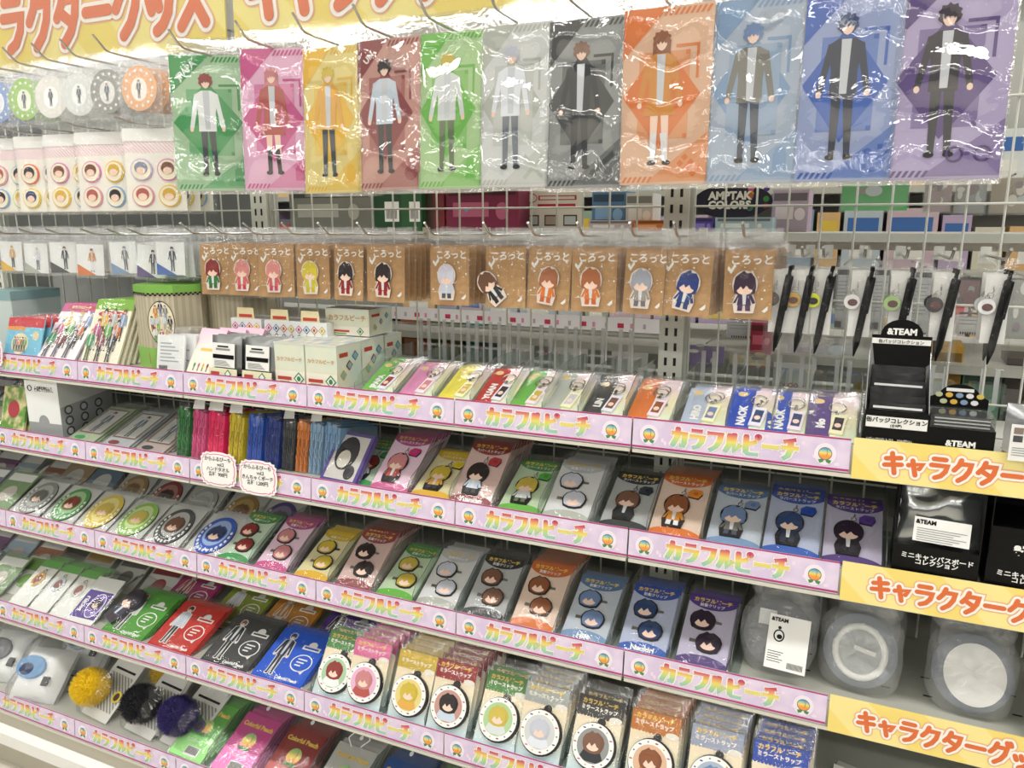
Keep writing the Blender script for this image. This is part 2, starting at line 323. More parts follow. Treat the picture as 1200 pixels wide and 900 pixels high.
# ------------------------------------------------------------------ gondola: base, uprights, wire panels, shelves
BASE = mat('#b9b3a2', .45, name='beige_base')
g = thing('gondola_base', 'beige metal base plinth below the bottom shelf with a white step', 'base')
MB().box(-2.7, .9, -.352, .0, .0, .118, BASE).build('plinth', g)
MB().box(-2.7, .9, -.362, -.352, .118, .146, BASE).build('lip', g)
MB().xprism([(-.378, .078), (-.378, .108), (-.364, .118), (-.1, .118), (-.1, .078)], -2.7, .9, mat('#f4f3ef', .3)).build('step', g)
up = MB().box(-.021, .021, -.012, .02, 0, 1.95, POST).box(.021, .027, -.004, .02, 0, 1.95, mat('#b8bab2', .4)).mesh('post')
sl = MB()
for k in range(70):
    for s in (-1, 1): sl.rect(s * .008 - .0025, s * .008 + .0025, .1 + k * .0262, .1 + k * .0262 + .014, -.0125, DARK)
sl = sl.mesh('slots')
for x, nm in ((-2.7, 'in the farthest bay'), (-1.8, 'at the end beyond the acrylic bags'), (-.9, 'behind the first kraft card'), (0, 'behind the silver-haired kraft card'), (.9, 'past the black pens')):
    t = thing('slotted_upright', 'grey slotted steel upright ' + nm, 'upright', (x, 0, 0)); put('post', up, t); put('slots', sl, t)['kind'] = 'stuff'
for i, x0 in enumerate((-1.8, -.9, 0, -2.7)):
    t = thing('wire_panel', 'grey wire grid back panel ' + ('behind the badge sheets', 'behind the kraft doll cards', 'behind the black pens', 'in the farthest bay')[i], 'wire panel', (x0, .006, 0))
    v = MB(); h = MB(); k = .028
    while k < .88: v.tube([(k, 0, .22), (k, 0, 1.93)], .0019, WIRE, 5); k += .05
    z = .24
    while z < 1.95: h.tube([(.022, -.004, z), (.878, -.004, z)], .0019, WIRE, 5); z += .15
    v.build('upright_wires', t)['kind'] = 'stuff'; h.build('cross_wires', t)['kind'] = 'stuff'
bp = thing('dark_interior_sheet', 'added dark grey sheet standing in for the shaded interior behind the lower shelves', 'panel', (0, 0, 0))
MB().box(-2.68, .88, .03, .04, .15, .93, mat('#5f615c', .5)).build('sheet', bp)  # added sheet, its dark grey paints the shaded interior beyond the wire grid
brk = MB().xprism([(-.02, 0), (-.02, -.012), (-.2, -.012), (-.0, -.05), (0, 0)], -.003, .003, POST).mesh('bracket')
BAY = ((-2.7, 'farthest'), (-1.8, 'end'), (-.9, 'middle'), (0, 'near'))
for k, (ry, rz) in RL.items():
    for x0, bn in BAY:
        t = thing('shelf', '%s steel board of the %s bay with a front label rail' % (TN[k], bn), 'shelf', (x0, 0, rz))
        MB().box(.004, .896, ry + .012, -.014, -BT - .012, -BT, STEEL).build('board', t)
        ra = MB().xprism([(ry + .012, -BT), (ry + .004, -BT), (ry + .004, -.048), (ry - .002, -.048), (ry - .002, -.053), (ry + .012, -.053)], .002, .898, mat('#d8d5c6', .35))
        ra.build('front_rail', t)
        hl = MB()
        for q in range(16):
            for yy in (-.04, -.09): hl.add([(.04 + q * .055 + dx, ry + .012 + .02 - yy + dy, -BT + .0004) for dx, dy in ((0, 0), (.012, 0), (.012, .004), (0, .004))], [[0, 1, 2, 3]], DARK)
        hl.build('perforations', t)['kind'] = 'stuff'
        put('bracket', brk, t, (.03, 0, -BT - .012)); put('bracket', brk, t, (.87, 0, -BT - .012))
# ------------------------------------------------------------------ shelf edge labels
LW, LH = .2975, .046
lab_card = MB().box(-LW / 2, LW / 2, 0, .0012, 0, LH, PINKL)
lab_card.rect(-LW / 2, LW / 2, LH - .0022, LH, -.0002, MAG).rect(-LW / 2, LW / 2, .0012, .0042, -.0002, MAG)
for q in range(26):
    a = rnd.uniform(-.14, .14); b = rnd.uniform(.008, .038)
    lab_card.ell(a, b, .0018 + rnd.random() * .002, .0018 + rnd.random() * .002, -.00015, mat('#f1def2', .3), 10)
lab_card = lab_card.mesh('card')
edge_m = MB(); strokes(edge_m, 'カラフルピーチ', 0, 0, .0254, .0275, .0047, 0, LWHITE, True); edge_m = edge_m.mesh('lettering_edge')
let_m = MB(); strokes(let_m, 'カラフルピーチ', 0, 0, .0254, .0275, .0031, 0, RAINBOW, True); let_m = let_m.mesh('lettering')
pe = MB().ell(0, .006, .0115, .0125, .0002, mat('#f4eaf6', .3)).ell(0, .0065, .0072, .0072, 0, mat('#4a5a44', .4)).poly([(0, .001), (-.0068, -.0006), (-.0052, -.0044), (-.0018, -.003)], -.0001, LEAF).poly([(0, .001), (.0018, -.003), (.0052, -.0044), (.0068, -.0006)], -.0001, LEAF).ell(0, .0065, .0065, .0065, -.0002, PEACH)
pe.tube([(.0012, -.0004, .0125), (.0022, -.0004, .009), (.0016, -.0004, .004)], .0003, mat('#b8694a', .5), 4)
pe = pe.mesh('peach_emblem')
def pink_label(k, i):
    ry, rz = RL[k]; x = -1.65 + .3 * i
    near = ('at the far end', 'one in from the far end', 'before the far bay joint', 'just after the far bay joint', 'in the middle of the centre bay', 'before the near bay joint', 'beside the yellow strip')[i]
    t = thing('shelf_label', 'pink rainbow lettered strip on the %s edge, %s' % (TN[k], near), 'shelf label', (x, ry - .0006, rz - LH), (R(-5), 0, 0), 'pink shelf edge strips')
    put('card', lab_card, t); put('lettering_edge', edge_m, t, (-.092, -.0004, .0095)); put('lettering', let_m, t, (-.092, -.0008, .0095))
    put('peach_emblem', pe, t, (-.124, -.0006, .0145), scale=(1.22, 1, 1.22)); put('peach_emblem', pe, t, (.118, -.0006, .0145), scale=(1.22, 1, 1.22))
for k in RL:
    for i in range(7): pink_label(k, i)
YW, YH = .355, .055
ymesh = MB().box(0, YW, 0, .0012, 0, YH, YEL).mesh('card')
yl = [MB(), MB(), MB()]
for mb_, r_, mt_, y_ in zip(yl, (.0075, .006, .003), (mat('#f0bd8c', .35), LWHITE, ORANGE), (0, -.0004, -.0008)): strokes(mb_, 'キャラクターグッズ', 0, 0, .0266, .027, r_, y_, mt_)
yl = [a.mesh(b) for a, b in zip(yl, ('lettering_halo', 'lettering_edge', 'lettering'))]
for k in (1, 2, 3, 4):
    ry, rz = RL[k]
    for j in range(2):
        t = thing('shelf_label', 'yellow shelf strip with orange lettering, %s edge, %s' % (TN[k], ('beside the pink strip', 'farther along past the first yellow one')[j]), 'shelf label', (.302 + j * (YW + .004), ry - .003, rz - YH + .003), (R(-5), 0, 0), 'yellow shelf edge strips')
        put('card', ymesh, t)
        for m_ in yl: put(m_.name.split('.')[0], m_, t, (.036, -.0003, .013))
# ------------------------------------------------------------------ banners above
bm = MB().box(0, .885, 0, .004, 0, .24, YELB).mesh('board')
bl = [MB(), MB(), MB()]
for mb_, r_, mt_, y_ in zip(bl, (.0245, .021, .0125), (PEACHY, LWHITE, ORANGE), (0, -.001, -.002)): strokes(mb_, 'キャラクターグッズ', 0, 0, .096, .118, r_, y_, mt_, n=10)
bl = [a.mesh(b) for a, b in zip(bl, ('lettering_halo', 'lettering_edge', 'lettering'))]
film = MB().box(-.004, .889, -.006, -.005, -.004, .244, clear('banner_film', milk=.03, bump=.15, scale=4, rough=.05)).mesh('clear_cover')
clip = MB().box(-.02, .02, -.008, .008, -.012, .008, ACRYL).mesh('clip')
for i, x0 in enumerate((-1.835, -.935, -.035)):
    t = thing('banner', 'yellow striped banner with orange lettering ' + ('above the acrylic ring bags', 'above the pink and yellow files', 'behind the blue files')[i], 'banner', (x0 + (.0, .008, .016)[i], -.02, 1.622), (R(-2), 0, 0))
    put('board', bm, t); put('clear_cover', film, t)
    for m_ in bl: put(m_.name.split('.')[0], m_, t, ((-.012, .04, .02)[i], -.0008, .048))
    for a in (.12, .45, .8): put('clip', clip, t, (a, 0, 0))
# ------------------------------------------------------------------ hooks
def hook(x, z, y1, lab, up=.024):
    t = thing('display_hook', lab, 'hook', (x, 0, z), group='chrome display hooks')
    MB().tube([(0, -.004, 0), (0, y1 + .05, 0), (0, y1 + .03, .001), (0, y1 + .022, .004), (0, y1, up)], .0021, CHROME, 7).build('rod', t)
    MB().box(-.007, .007, -.006, -.001, -.008, .012, WIRE).build('back_plate', t)
    return t
def hang_label(n, what): return 'chrome display hook holding ' + what
# ------------------------------------------------------------------ clear files on the top hooks
def star(mb, cx, cz, r, y, mt):
    mb.poly([(cx - r, cz), (cx, cz - r), (cx + r, cz), (cx, cz + r)], y, mt)
FW, FH = .118, .236
def file_parts(fam, w):
    nm, pale, deep, hd, hair, top, bot, ch = fam
    P, D = sprint(pale), sprint(deep)
    c = [int(pale[i:i + 2], 16) for i in (1, 3, 5)]; d = [int(deep[i:i + 2], 16) for i in (1, 3, 5)]
    mid = sprint('#%02x%02x%02x' % tuple((a + b) // 2 for a, b in zip(c, d))); lite = sprint('#%02x%02x%02x' % tuple(min(255, a + 24) for a in c))
    card = MB().box(-w / 2, w / 2, -.0008, .0008, 0, FH, P)
    pr = MB(); y = -.0011; h = w / 2
    for q in range(44):
        a = (q % 6 - 2.5) * w / 6.4 + (.008 if (q // 6) % 2 else 0); b = .02 + (q // 6) * .03
        if abs(a) < h - .004: pr.ell(a, b, .001, .001, y, lite, 6)
    pr.rect(-h * .62, h * .52, .062, .178, y - .0001, mid)
    pr.poly([(-h * .1, .048), (h * .78, .12), (-h * .1, .192), (-h * .98, .12)], y - .0002, D)
    pr.poly([(-h * .62, .062), (h * .52, .062), (h * .52, .178), (-h * .62, .178)], y - .0003, mid) if nm in ('white', 'pale blue') else None
    for a in (-1, 1): pr.rect(h * .52 - .006, h * .52, .12 + a * .055 - .003, .12 + a * .055 + .003, y - .0004, D)
    pr.poly([(h * .2, .186), (h * .72, .186), (h * .72, .14), (h * .66, .14), (h * .66, .182), (h * .2, .182)], y - .0002, D)
    pr.poly([(-h, FH), (-h, FH - .066), (0, FH)], y - .0002, D)
    pr.poly([(h, .07), (h, .004), (-h * .35, .004)], y - .0002, mid)
    for q in range(9):
        a = h - .004 - q * .0072
        if a > 0: pr.poly([(a - .0075, FH - .012), (a - .0035, FH - .012), (a + .002, FH - .003), (a - .002, FH - .003)], y - .0002, D)
        a = -h + .004 + q * .0072
        if q < 6: pr.poly([(a, .003), (a + .004, .003), (a + .0085, .011), (a + .0045, .011)], y - .0003, D)
    fg = MB(); figure(fg, -h * .12, .026, .182, sprint(hair), sprint(top), sprint(bot), -.0019, skirt=nm in ('pink', 'orange'))
    em = MB()
    if nm == 'blue':
        em.ell(h * .5, .034, .006, .006, -.0016, D); em.ell(h * .78, .026, .006, .006, -.0016, D)
        for a, b in ((.3, .03), (.45, .018), (.62, .014), (.75, .042), (.9, .036)): em.rect(h * a - .003, h * a + .003, b - .003, b + .003, -.0016, D)
    elif nm == 'orange':
        for a in range(3):
            for b in range(2): star(em, h * .5 + a * .009 - b * .006, .036 - a * .007 - b * .008, .005, -.0016, D)
    elif nm == 'purple':
        em.ring((h * .2, -.0018, .03), .0085, .0016, D, 14, m=4); em.ring((h * .68, -.0018, .03), .0085, .0016, D, 14, m=4); em.rect(h * .36, h * .46, .028, .032, -.0016, D)
    elif nm == 'red': em.ell(h * .72, .026, .012, .012, -.0016, D)
    elif nm == 'dark grey': em.ell(h * .3, .02, .006, .006, -.0016, D); em.poly([(h * .3, .026), (h * .36, .02), (h * .85, .044), (h * .8, .052)], -.0017, D)
    elif nm == 'white': em.poly([(h * .3, .014), (h * .38, .010), (h * .9, .042), (h * .84, .047)], -.0016, D); em.poly([(h * .3, .043), (h * .36, .048), (h * .9, .016), (h * .84, .011)], -.0017, D)
    else: em.rect(h * .5, h * .8, .016, .038, -.0016, D); em.ell(h * .65, .04, .007, .007, -.0017, D)
    sv = MB().pillow(-h - .003, h + .003, -.006, FH + .03, .0098, SLEEVE, 16, 38, .0015, seed=sum(map(ord, nm)) % 17, ripple=.0066)
    return card.mesh('file'), pr.mesh('print'), fg.mesh('figure_print'), em.mesh('emblem_print'), sv.mesh('sleeve')
FILES = [(0, -.80, .143, 26, 1.321), (1, -.655, .128, 14, 1.3195), (2, -.540, .118, 0, 1.313), (3, -.428, FW, 0, 1.316), (4, -.316, .112, 0, 1.316), (5, -.206, .112, 0, 1.3165),
         (6, -.095, .115, 0, 1.313), (7, .024, .124, 0, 1.3155), (8, .143, .115, 0, 1.315), (9, .257, .115, 0, 1.315), (10, .371, .124, 0, 1.3145)]
for i, x, wd, rz_, z0 in FILES:
    ms = file_parts(FAM[i], wd)
    nm = FAM[i][0]
    for q in range(4):
        if q == 0:
            lab, gp = '%s clear file printed with a standing figure, frontmost on its top hook' % nm, 'front clear files along the top hooks'
        else:
            lab, gp = '%s clear file hanging behind the frontmost one on the same hook' % nm, '%s clear files on one hook' % nm
        t = thing('clear_file', lab, 'file', (x + q * .0008, -.23 + q * .018, z0 + q * .0006), (R(-3.2 + rnd.uniform(-.8, .8)), R(rnd.uniform(-.5, .5)), R(rz_ + rnd.uniform(-1, 1))), gp)
        fo = put('file', ms[0], t); put('sleeve', ms[4], t)
        if q == 0:
            for m_, n in zip(ms[1:4], ('print', 'figure_print', 'emblem_print')): put(n, m_, fo)
            if i == 0: put('lettering', text('JPAPA', .016, WHITE, .03), fo, (-wd / 4 - .003, -.0019, FH - .0295), (0, R(-42), 0))
            if i == 3: put('lettering', text('UN', .014, WHITE, .03), fo, (-wd / 4 - .004, -.0019, FH - .030), (0, R(-46), 0))
    hook(x - .002, 1.556, -.31, hang_label(i, 'the %s clear files' % nm))
t = thing('clear_file', 'tan clear file with orange print at the edge past the purple file', 'file', (.515, -.23, 1.36), (R(-3), 0, 0))
MB().box(-.058, .058, -.0008, .0008, 0, FH, mat('#c79a58', .45)).build('file', t)
a = MB(); figure(a, -.03, .03, .15, sprint('#d98a3c'), sprint('#e8e0d0'), sprint('#2c3a4a'), -.0012); a.build('figure_print', t)
MB().pillow(-.062, .062, -.006, FH + .03, .004, SLEEVE, 8, 14, .002, seed=4).build('sleeve', t)
hook(.513, 1.6, -.31, hang_label(0, 'the tan clear file at the edge'))
# ------------------------------------------------------------------ acrylic rings in bags (far top hooks)
def ring_bag(x, z, colr, inner, lab, gp, y):
    t = thing('acrylic_ring_bag', lab, 'acrylic charm', (x, y, z), (R(-4), 0, R(12)), gp)
    a = MB().ellp(0, .052, .038, .042, -.003, 0, sprint(colr), 22, ACRYL); a.ellp(0, .05, .017, .022, -.0036, -.003, sprint(inner), 16)
    for q in range(14): a.ell(.029 * math.cos(q * .45), .052 + .033 * math.sin(q * .45), .003, .003, -.0037, WHITE, 8)
    a.build('ring_plate', t)
    fg = MB(); figure(fg, 0, .034, .034, sprint('#7a5a50'), sprint('#5a6470'), sprint('#3a3f48'), -.0042); fg.build('figure_print', t)
    MB().pillow(-.047, .047, 0, .125, .006, BAGW, 7, 9, .003, seed=x).build('bag', t)
RB = [(-1.5, '#c7b4d6', '#f3eef6', 'lilac'), (-1.405, '#8fa9d8', '#eef2fa', 'blue'), (-1.32, '#a9d07a', '#f2f8ea', 'green'), (-1.238, '#eceae4', '#ffffff', 'white'), (-1.155, '#dfe3e2', '#f6f6f6', 'silver'), (-1.076, '#9fa09a', '#e9e9e6', 'dark grey'), (-.99, '#f0b98c', '#fff4ea', 'pale orange')]
for x, c, d, n in RB:
    for q in range(4):
        ring_bag(x + q * .004, 1.462, c, d, ('%s round acrylic charm in a clear bag, frontmost under the yellow banner' if q == 0 else '%s round acrylic charm in a bag behind the front one') % n, ('front acrylic charms below the banner' if q == 0 else '%s acrylic charms on one hook' % n), -.215 + q * .026)
    hook(x - .005, 1.568, -.30, hang_label(0, 'the %s round acrylic charms' % n))
# ------------------------------------------------------------------ button badge sheets
HATCH = stripes('hatched_sheet', '#e9c9cd', '#f5ecec', 60, .4)
BADC = [('#8fb4dc', '#26222c'), ('#e87b5c', '#332b35'), ('#e8cf52', '#3b4470'), ('#d98ac0', '#7a4a38'), ('#f0c84a', '#d8b040'), ('#c6b4dc', '#8890a8'), ('#a8cf6a', '#e0c04a'), ('#e2a0b4', '#b8605c')]
def badge_sheet(x, y, z, lab, gp, seed, rzz=0):
    rr = random.Random(seed)
    t = thing('badge_sheet', lab, 'badge sheet', (x, y, z), (R(-3), 0, R(rzz)), gp)
    MB().box(-.058, .058, -.001, .001, 0, .152, mat('#f3f0e6', .45)).box(-.058, .058, -.0012, -.001, .11, .132, HATCH).box(-.06, .06, -.0025, .002, .132, .156, WHITE).build('card', t)
    for q in range(4):
        bx, bz = (q % 2 - .5) * .052, .028 + (q // 2) * .05; c, hcol = BADC[rr.randrange(8)]
        b = MB().ellp(0, 0, .0215, .0215, -.003, 0, sprint(c), 22).ellp(0, 0, .019, .019, -.0048, -.003, sprint('#f2ead2'), 20); b.ellp(0, .003, .013, .012, -.0054, -.0048, sprint(hcol), 16); b.ellp(0, -.002, .009, .007, -.0058, -.0054, SKIN, 14)
        b.build('badge', t, (bx, -.001, bz))
    MB().pillow(-.066, .066, -.006, .168, .009, BAG, 8, 10, .0022, seed=seed).build('bag', t)
for j, (x, rzz) in enumerate(((-1.52, 10), (-1.42, 12), (-1.318, 14), (-1.225, 14), (-1.13, 14), (-.985, 24))):
    for q in range(3):
        badge_sheet(x + q * .006, -.2 + q * .028, 1.287, ('bagged white sheet of round badges, %s in its row from the green file' % ORD[5 - j]) if q == 0 else 'white badge sheet in a bag tucked behind the front sheets', 'front badge sheets' if q == 0 else 'badge sheets behind the front ones', j * 10 + q, rzz)
    hook(x, 1.447, -.28, hang_label(0, 'the %s set of badge sheets from the green file' % ORD[5 - j]), .008)
# ------------------------------------------------------------------ small acrylic stands in bags
for j, (x, fam) in enumerate(((-1.57, 5), (-1.48, 2), (-1.396, 5), (-1.305, 6), (-1.222, 7), (-1.118, 8), (-1.045, 10), (-.987, 9))):
    f_ = FAM[fam]
    for q in range(5):
        lab = '%s tinted acrylic stand in a crinkled bag, %s from the kraft cards' % (f_[0], ORD[7 - j]) if q == 0 else 'acrylic stand bag behind the %s front one from the kraft cards' % ORD[7 - j]
        t = thing('acrylic_stand_bag', lab, 'acrylic stand', (x + q * .003, -.18 + q * .024, 1.150 + rnd.uniform(-.004, .004)), (R(-3), R(rnd.uniform(-4, 4)), R(16 + rnd.uniform(-6, 6))), 'front acrylic stand bags' if q == 0 else 'acrylic stand bags behind the front ones')
        a = MB().box(-.03, .03, -.0008, .0008, .006, .072, mat('#eef0f0', .4)); a.poly([(-.03, .006), (.012, .006), (-.03, .03)], -.0012, sprint(f_[2])); a.build('backing', t)
        if q < 2:
            a = MB(); figure(a, .004, .014, .05, sprint(f_[4]), sprint(f_[5]), sprint(f_[6]), -.002); a.build('figure_print', t)
        MB().pillow(-.035, .035, 0, .105, .006, BAGW, 6, 8, .003, seed=j * 5 + q).build('bag', t)
    hook(x - .004, 1.24, -.27, hang_label(0, 'acrylic stand bags, %s from the kraft cards' % ORD[7 - j]), .012)
# ------------------------------------------------------------------ kraft doll cards
def kraft_mesh(w):
    c = MB().box(-w / 2, w / 2, -.0012, .0012, 0, .1, KRAFT).mesh('card')
    p = MB(); y = -.0015
    p.poly([(-w * .44, .073), (-w * .36, .066), (-w * .26, .078), (-w * .29, .082), (-w * .36, .073), (-w * .42, .078)], y, WHITE)
    rr = random.Random(int(w * 1e4))
    for q in range(14):
        a, b = rr.uniform(-.45, .45) * w, rr.uniform(.02, .08); s = rr.choice((.0008, .0013)); p.rect(a - s, a + s, b - s, b + s, y, WHITE)
    for q in range(10): p.rect(-w * .42 + q * .002, -w * .42 + q * .002 + .001, .022, .0232, y, WHITE)
    p.poly([(w * .3, .012), (w * .42, .02), (w * .42, .014), (w * .36, .010)], y, WHITE)
    return c, p.mesh('print')
KR = [(-.889, .068, 0, 'dark red-haired green', 0), (-.815, .07, 1, 'rose-haired pink', 0), (-.735, .08, 1, 'rose-haired glittering pink', 0), (-.647, .07, 2, 'yellow', 0), (-.568, .064, 3, 'black-haired white and red', 0), (-.487, .078, 3, 'black-haired dark red', .02), (-.356, .077, 5, 'silver white', 0), (-.25, .074, 6, 'brown and black tilted', -.7), (-.174, .075, 7, 'brown-haired orange', .12), (-.095, .074, 7, 'brown-haired bright orange', 0), (-.015, .064, 8, 'silver-haired grey', 0), (.049, .078, 9, 'navy blue', .2), (.143, .07, 10, 'dark purple', 0)]
KCOL = {0: ('#8c2f2c', '#2f7a42', '#2c6c3a'), 1: ('#d98b86', '#d0605c', '#c43a55'), 2: ('#d6c43a', '#d0c030', '#c8b820'), 3: ('#2a1f24', '#8a2222', '#962024'), 5: ('#d0d0e0', '#c9d0e2', '#3a4456'), 6: ('#6a4630', '#1e1e22', '#1e1e22'), 7: ('#a8653c', '#d9762c', '#c8602a'), 8: ('#a0a4b0', '#9a948c', '#6a6670'), 9: ('#223a80', '#24407c', '#1f3670'), 10: ('#351f38', '#3a2450', '#4c2a55')}
for j, (x, wd, fi, nm, ang) in enumerate(KR):
    cm, pm = kraft_mesh(wd); hc, tc_, bc = KCOL[fi]
    for q in range(7):
        lab = 'kraft card with a %s acrylic doll charm, front of its hook' % nm if q == 0 else 'kraft card in a bag behind the %s doll card' % nm
        t = thing('doll_card', lab, 'charm card', (x + q * .0015, -.16 + q * .0165, 1.1225 + (q % 3) * .0015), (R(-3 + rnd.uniform(-1.5, 1.5)), R(rnd.uniform(-1.5, 1.5)), R(rnd.uniform(-3, 3) + (8 if j < 4 else 0))), 'front kraft doll cards' if q == 0 else 'kraft cards behind the %s one' % nm)
        co = put('card', cm, t)
        if q == 0:
            put('print', pm, co); put('lettering', text('ころっと', .0155, WHITE, .03), co, (.004, -.0018, .081))
            c = MB(); chibi(c, -.004 + ang * .004, .011, .059, sprint(hc), sprint(tc_), sprint(bc), -.0012, .004, mat('#e9dcd2', .2), ACRYL, .95, ang); c.build('charm', t)
        MB().pillow(-wd / 2 - .005, wd / 2 + .005, -.004, .112, .0065, BAG, 7, 10, .0022, seed=j + q * .3).build('bag', t)
        if q < 3: MB().pillow(-wd / 2 - .005, wd / 2 + .005, .111, .13, .004, BAGW, 7, 4, .0024, seed=j + q).build('bag_header', t)
    hook(x - .004, 1.243, -.235, hang_label(0, 'the %s kraft doll cards' % nm), .02)
# ------------------------------------------------------------------ pens
PN = [(.19, '#5a564e', 'dark'), (.219, '#c9a24a', 'gold'), (.246, '#d6dc3a', 'yellow'), (.298, '#e9e9ea', 'white'), (.349, '#a9c88a', 'green and red'), (.401, '#4a4648', 'charcoal'), (.462, '#eceef0', 'silver white')]
pen = MB().tube([(0, 0, 0), (0, 0, .004), (0, 0, .02), (0, 0, .095), (0, 0, .113), (0, 0, .1135)], [.0008, .0016, .0048, .0052, .005, .002], BLACK, 12)
pen = pen.mesh('barrel'); clk = MB().tube([(0, 0, .1135), (0, 0, .126)], .0028, BLACK, 10).mesh('clicker'); pclip = MB().box(.004, .0065, -.002, .002, .062, .112, BLACK).mesh('pen_clip')
for j, (x, c, nm) in enumerate(PN):
    for q in range(2):
        t = thing('ballpoint_pen', 'black pen with a round %s charm, bagged on a hook' % nm if q == 0 else 'black pen hanging right behind the pen with the %s charm' % nm, 'pen', (x, -.15 + q * .035, 1.074), (R(-3), 0, 0), 'bagged black pens' if q == 0 else None)
        po = put('barrel', pen, t, (-.006, -.008, .002), (0, R(7), 0)); put('clicker', clk, po); put('pen_clip', pclip, po)
        MB().box(-.017, .012, -.0006, .0006, .03, .122, WHITE).build('backing_card', t)
        a = MB().ellp(0, 0, .0105, .0105, -.004, 0, sprint(c), 20, CHROME).ellp(.001, -.001, .0065, .005, -.0045, -.004, sprint('#6a4a4a' if j != 2 else '#26241c'), 12).ring((0, -.002, .0125), .0024, .0006, CHROME, 10); a.build('charm', t, (-.014, -.004, .079))
        MB().ring((-.011, -.008, .094), .0035, .0007, CHROME, 12).ring((-.008, -.008, .102), .004, .0007, CHROME, 12, 'x').build('chain', t)
        MB().pillow(-.024, .018, -.004, .142, .014, BAG, 6, 10, .0018, seed=j + q).build('bag', t)
    hook(x - .003, 1.216, -.21, hang_label(0, 'the bagged pen with the %s charm' % nm), .014)
# ------------------------------------------------------------------ cards lying back on the shelves
def arc(w, h, rx, rz, top=True, n=12):
    pts = [(-w / 2 + w * i / n, 0) for i in range(n + 1)]
    f = [rz * math.sqrt(max(0, 1 - (x / rx) ** 2)) for x, _ in pts]
    if top: return [(w / 2, h), (-w / 2, h)] + [(x, h + .004 - q) for (x, _), q in zip(pts, f)]
    return [(-w / 2, 0), (w / 2, 0)] + [(x, -.004 + q) for (x, _), q in list(zip(pts, f))[::-1]]
def front(k, x, lean, dy=.0, rz=0): 
    ry, z = RL[k]
    return (x, ry + .014 + dy, z - BT + .001), (R(-lean), 0, R(rz))
CW, CH = .076, .128
_cards = {}
def card_meshes(i):
    if i in _cards: return _cards[i]
    nm, pale, deep, hd, *_ = FAM[i]; c = [int(int(pale[q:q + 2], 16) * .62 + 236 * .38) for q in (1, 3, 5)]; P, H = sprint('#%02x%02x%02x' % tuple(c)), sprint(hd)
    lite = sprint('#%02x%02x%02x' % tuple(min(255, a + 22) for a in c))
    bright = sprint(deep)
    a = MB().box(-CW / 2, CW / 2, -.0008, .0008, 0, CH, P).mesh('card')
    p = MB()
    for q in range(9):
        for r in range(13):
            x = -CW / 2 + .006 + q * .0082 + (.0041 if r % 2 else 0)
            if x < CW / 2 - .003: p.ell(x, .012 + r * .0078, .0007, .0007, -.001, lite, 5)
    p.poly(arc(CW, CH, CW * .62, .03), -.0012, H); p.poly(arc(CW, CH, CW * .62, .024, False), -.0012, bright)
    _cards[i] = a, p.mesh('print'), MB().pillow(-CW / 2 - .004, CW / 2 + .004, -.003, CH + .016, .005, BAG, 6, 9, .0012, seed=i * 1.7).mesh('bag')
    return _cards[i]
def clasp(t, x, z):
    MB().ring((x, -.003, z), .0032, .0007, CHROME, 12).ring((x + .001, -.003, z - .006), .0024, .0006, CHROME, 10, 'x').tube([(x, -.003, z + .003), (x + .001, -.003, z + .009)], .0012, CHROME, 6).build('clasp', t)
def rubber_card(k, x, i, lean, n, kind, name=None, dy=0, note=''):
    f_ = FAM[i]; cm = card_meshes(i); what = 'strap' if kind == 'strap' else 'hair clip'
    for q in range(n):
        loc, rot = front(k, x + q * .0012, lean + rnd.uniform(-1.2, 1.2), dy + q * .0105, rnd.uniform(-1, 1))
        lab = '%s rubber %s card on the %s, front of its stack%s' % (f_[0], what, TN[k], note) if q == 0 else '%s rubber %s card lying behind the front one' % (f_[0], what)
        t = thing(kind + '_card', lab, what + ' card', loc, rot, 'front rubber %s cards' % what if q == 0 else '%s rubber %s cards in one stack' % (f_[0], what))
        co = put('card', cm[0], t); put('print', cm[1], co); put('bag', cm[2], t)
        if q > 1: continue
        put('lettering', text('カラフルピーチ', .0088, GOLD, .05), co, (0, -.0016, CH - .0125))
        put('lettering', text('ラバーストラップ' if kind == 'strap' else '前髪クリップ', .0066, WHITE, .02), co, (0, -.0016, CH - .0205))
        if q: continue
        if name: put('lettering', text(name, .0125, WHITE, .05), co, (0, -.0016, .0045))
        hair, top, bot = (sprint(h) for h in f_[4:7])
        if kind == 'strap':
            c = MB(); chibi(c, -.006, .02, .062, hair, top, bot, -.0012, .003); c.build('charm', t)
            clasp(t, .0, .088)
            c = MB().prism([(-.011, -.007), (.006, -.009), (.011, .001), (.009, .008), (-.004, .009), (-.011, .003)], -.0036, 0, sprint(f_[7]), RUBK).ellp(.001, 0, .004, .0035, -.0042, -.0036, sprint(f_[3]), 10); c.build('small_charm', t, (.018, -.0012, .088))
        else:
            for s, z in ((-1, .0805), (1, .042)):
                c = MB(); head(c, 0, 0, .0182, hair, -.0012); hc = c.build('clip_head', t, (s * .008 - .002, 0, z))
                MB().prism([(-.009, -.003), (.009, -.002), (.009, .002), (-.009, .003)], -.0024, -.001, CHROME).build('metal_clip', hc, (-s * .021, 0, 0))
S2 = [(-.511, 0, 66, 2), (-.443, 1, 54, 7), (-.358, 2, 66, 2), (-.28, 3, 51, 9), (-.19, 4, 66, 2), (-.014, 6, 66, 3), (.065, 7, 61, 6), (.152, 8, 66, 3), (.232, 9, 61, 4), (.313, 10, 63, 2)]
for x, i, ln, n in S2: rubber_card(2, x, i, ln, n, 'strap', 'Yuankun' if i == 3 else None)
rubber_card(2, -.11, 5, 60, 5, 'clip', note=' between strap cards')
